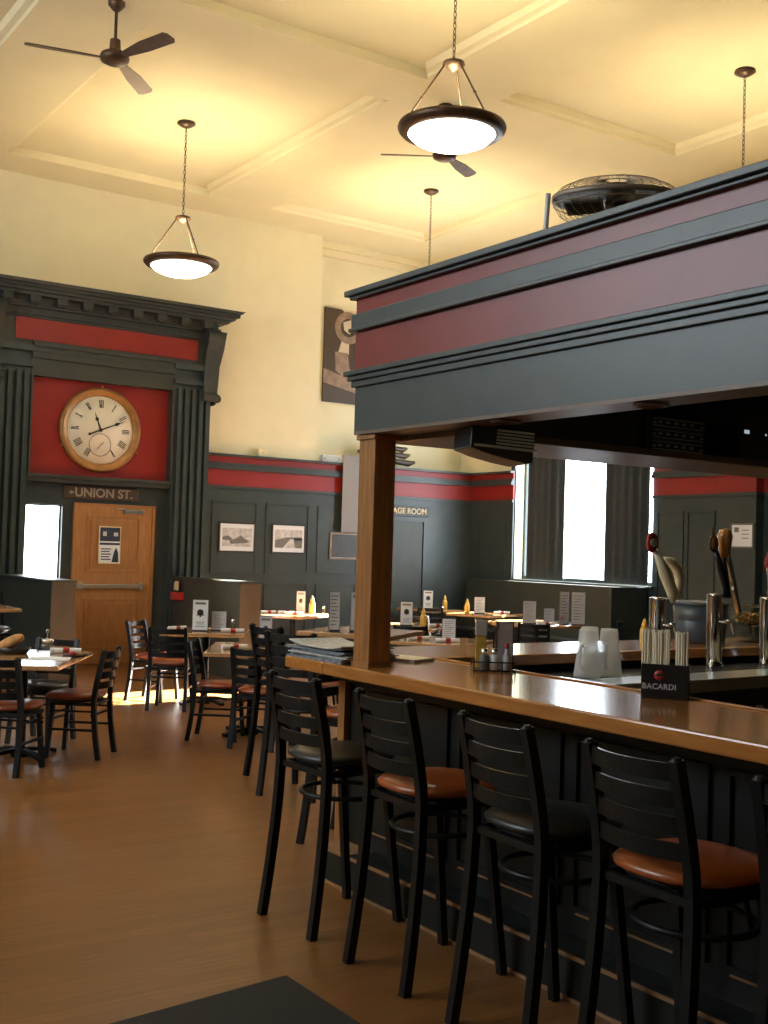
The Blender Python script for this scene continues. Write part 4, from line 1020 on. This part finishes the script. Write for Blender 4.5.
mustard('yellow squeeze bottle on the far bar run just above the straws', 5.50, 5.10, ZB, .9)
t = thing('receipt_slip', 'pale blue paper slip tucked under the steel counter edge at the right', 'paper', (5.35, 4.11, .70), math.radians(-10))
part('slip', M().b(-.05, .05, 0, .002, 0, .14, 0, T((0, 0, 0), ry=math.radians(28))), 'pale', t); part('clip', M().b(-.02, .03, -.003, .004, .125, .15), 'chrome', t)

# ================================================================== CEILING FIXTURES
def pendant(label, x, y, zrim, lit=True, zt=RZ):
    t = thing('pendant_lamp', label, 'pendant lamp', (x, y, zt), 0, 'bowl pendants hanging from the ceiling'); z = zrim - zt
    part('canopy', M().lathe([(0, 0), (.10, 0), (.105, -.02), (.06, -.05), (.02, -.065), (0, -.07)], n=28), 'bronze', t)
    zh = z + .53
    m = M(); n = max(6, int((-.06 - zh) / .045))
    for k in range(n):
        z0 = -.06 + (zh + .06) * k / n; z1 = -.06 + (zh + .06) * (k + 1) / n; zm = (z0 + z1) / 2; hh = (z0 - z1) * .62
        ax = (1, 0) if k % 2 else (0, 1)
        m.tube([(ax[0] * .012 * math.cos(a), ax[1] * .012 * math.cos(a), zm + hh * math.sin(a)) for a in [2 * PI * i / 8 for i in range(8)]], .004, n=4, closed=True)
    part('chain', m, 'bronze', t)
    part('hub', M().lathe([(0, zh + .03), (.03, zh + .02), (.085, zh), (.09, zh - .02), (.05, zh - .05), (.02, zh - .07), (0, zh - .075)], n=28), 'bronze', t)
    for k in range(3):
        a = 2 * PI * k / 3 + math.radians(35); c, s_ = math.cos(a), math.sin(a)
        part('rod', M().cyl((c * .07, s_ * .07, zh - .02), (c * .385, s_ * .385, z + .01), .008, n=8).lathe([(.0, -.015), (.016, 0), (0, .015)], c=(c * .25, s_ * .25, z + .01 + (zh - z - .03) * .43), n=8), 'bronze', t)
    part('rim', M().lathe([(.345, -.05 + z), (.40, -.045 + z), (.425, -.02 + z), (.432, .0 + z), (.425, .022 + z), (.39, .03 + z), (.345, .02 + z), (.345, -.05 + z)], n=56), 'bronze', t)
    part('bowl', M().lathe([(.352, .0 + z), (.348, -.05 + z), (.30, -.095 + z), (.22, -.13 + z), (.12, -.15 + z), (0, -.155 + z), (0, -.145 + z), (.12, -.14 + z), (.22, -.12 + z), (.30, -.085 + z), (.338, -.045 + z), (.342, .0 + z)], n=56), 'bowl', t)
    l = bpy.data.lights.new('bulb', 'POINT'); l.energy = PENDANT_POWER; l.color = (1.0, .93, .80); l.shadow_soft_size = .12
    lo = bpy.data.objects.new('bulb', l); COL.objects.link(lo); lo.parent = t; lo.location = (0, 0, z + .02)
pendant('lit bowl pendant hanging in front of the clock surround', 5.40, 12.20, 4.87)
pendant('lit bowl pendant nearest us at the top middle', 5.45, 7.20, 5.00)
pendant('bowl pendant of which only chain and ceiling rose show, near the middle of the ceiling', 9.07, 12.40, 4.80)
pendant('bowl pendant of which only chain and ceiling rose show, at the right edge', 9.19, 7.36, 4.72)
pendant('lit bowl pendant just poking into the top left corner', 1.62, 7.15, 5.12)
def ceil_fan(label, x, y, zh, a0, L=.78):
    t = thing('ceiling_fan', label, 'ceiling fan', (x, y, ZC), 0, 'dark three blade ceiling fans'); z = zh - ZC
    part('canopy', M().lathe([(0, 0), (.075, 0), (.075, -.03), (.03, -.08), (0, -.085)], n=24), 'bronze', t)
    part('downrod', M().cyl((0, 0, -.07), (0, 0, z + .10), .014, n=10).cyl((0, 0, z + .16), (0, 0, z + .06), .045, .05, n=16), 'bronze', t)
    part('motor', M().lathe([(0, z + .07), (.06, z + .065), (.12, z + .03), (.13, z), (.12, z - .03), (.07, z - .055), (0, z - .06)], n=32), 'bronze', t)
    for k in range(3):
        a = math.radians(a0 + 120 * k); Tb = Matrix.Rotation(a, 4, 'Z') @ Matrix.Translation((0, 0, z - .01)) @ Matrix.Rotation(math.radians(-14), 4, 'X')
        m = M().prism([(.10, -.02), (.18, -.05), (L * .55, -.075), (L - .03, -.07), (L, -.04), (L, .04), (L - .03, .07), (L * .55, .06), (.18, .03), (.10, .02)], -.004, .004, 'Z', T=Tb)
        part('blade', m, 'bronze', t)
ceil_fan('dark ceiling fan at the top left', 3.575, 9.66, 5.90, 46, .76)
ceil_fan('dark ceiling fan partly behind the nearest bowl pendant', 7.27, 9.72, 5.86, 146, .68)

# ================================================================== FLOOR MAT
single('floor_mat', M().prism([(2.25, 3.87), (2.25, 1.2), (.3, 1.2), (.3, 3.63)], 0, .012, 'Z'), 'mat', 'black rubber mat corner on the floor at the bottom of the photo', 'mat', bevel=.004)
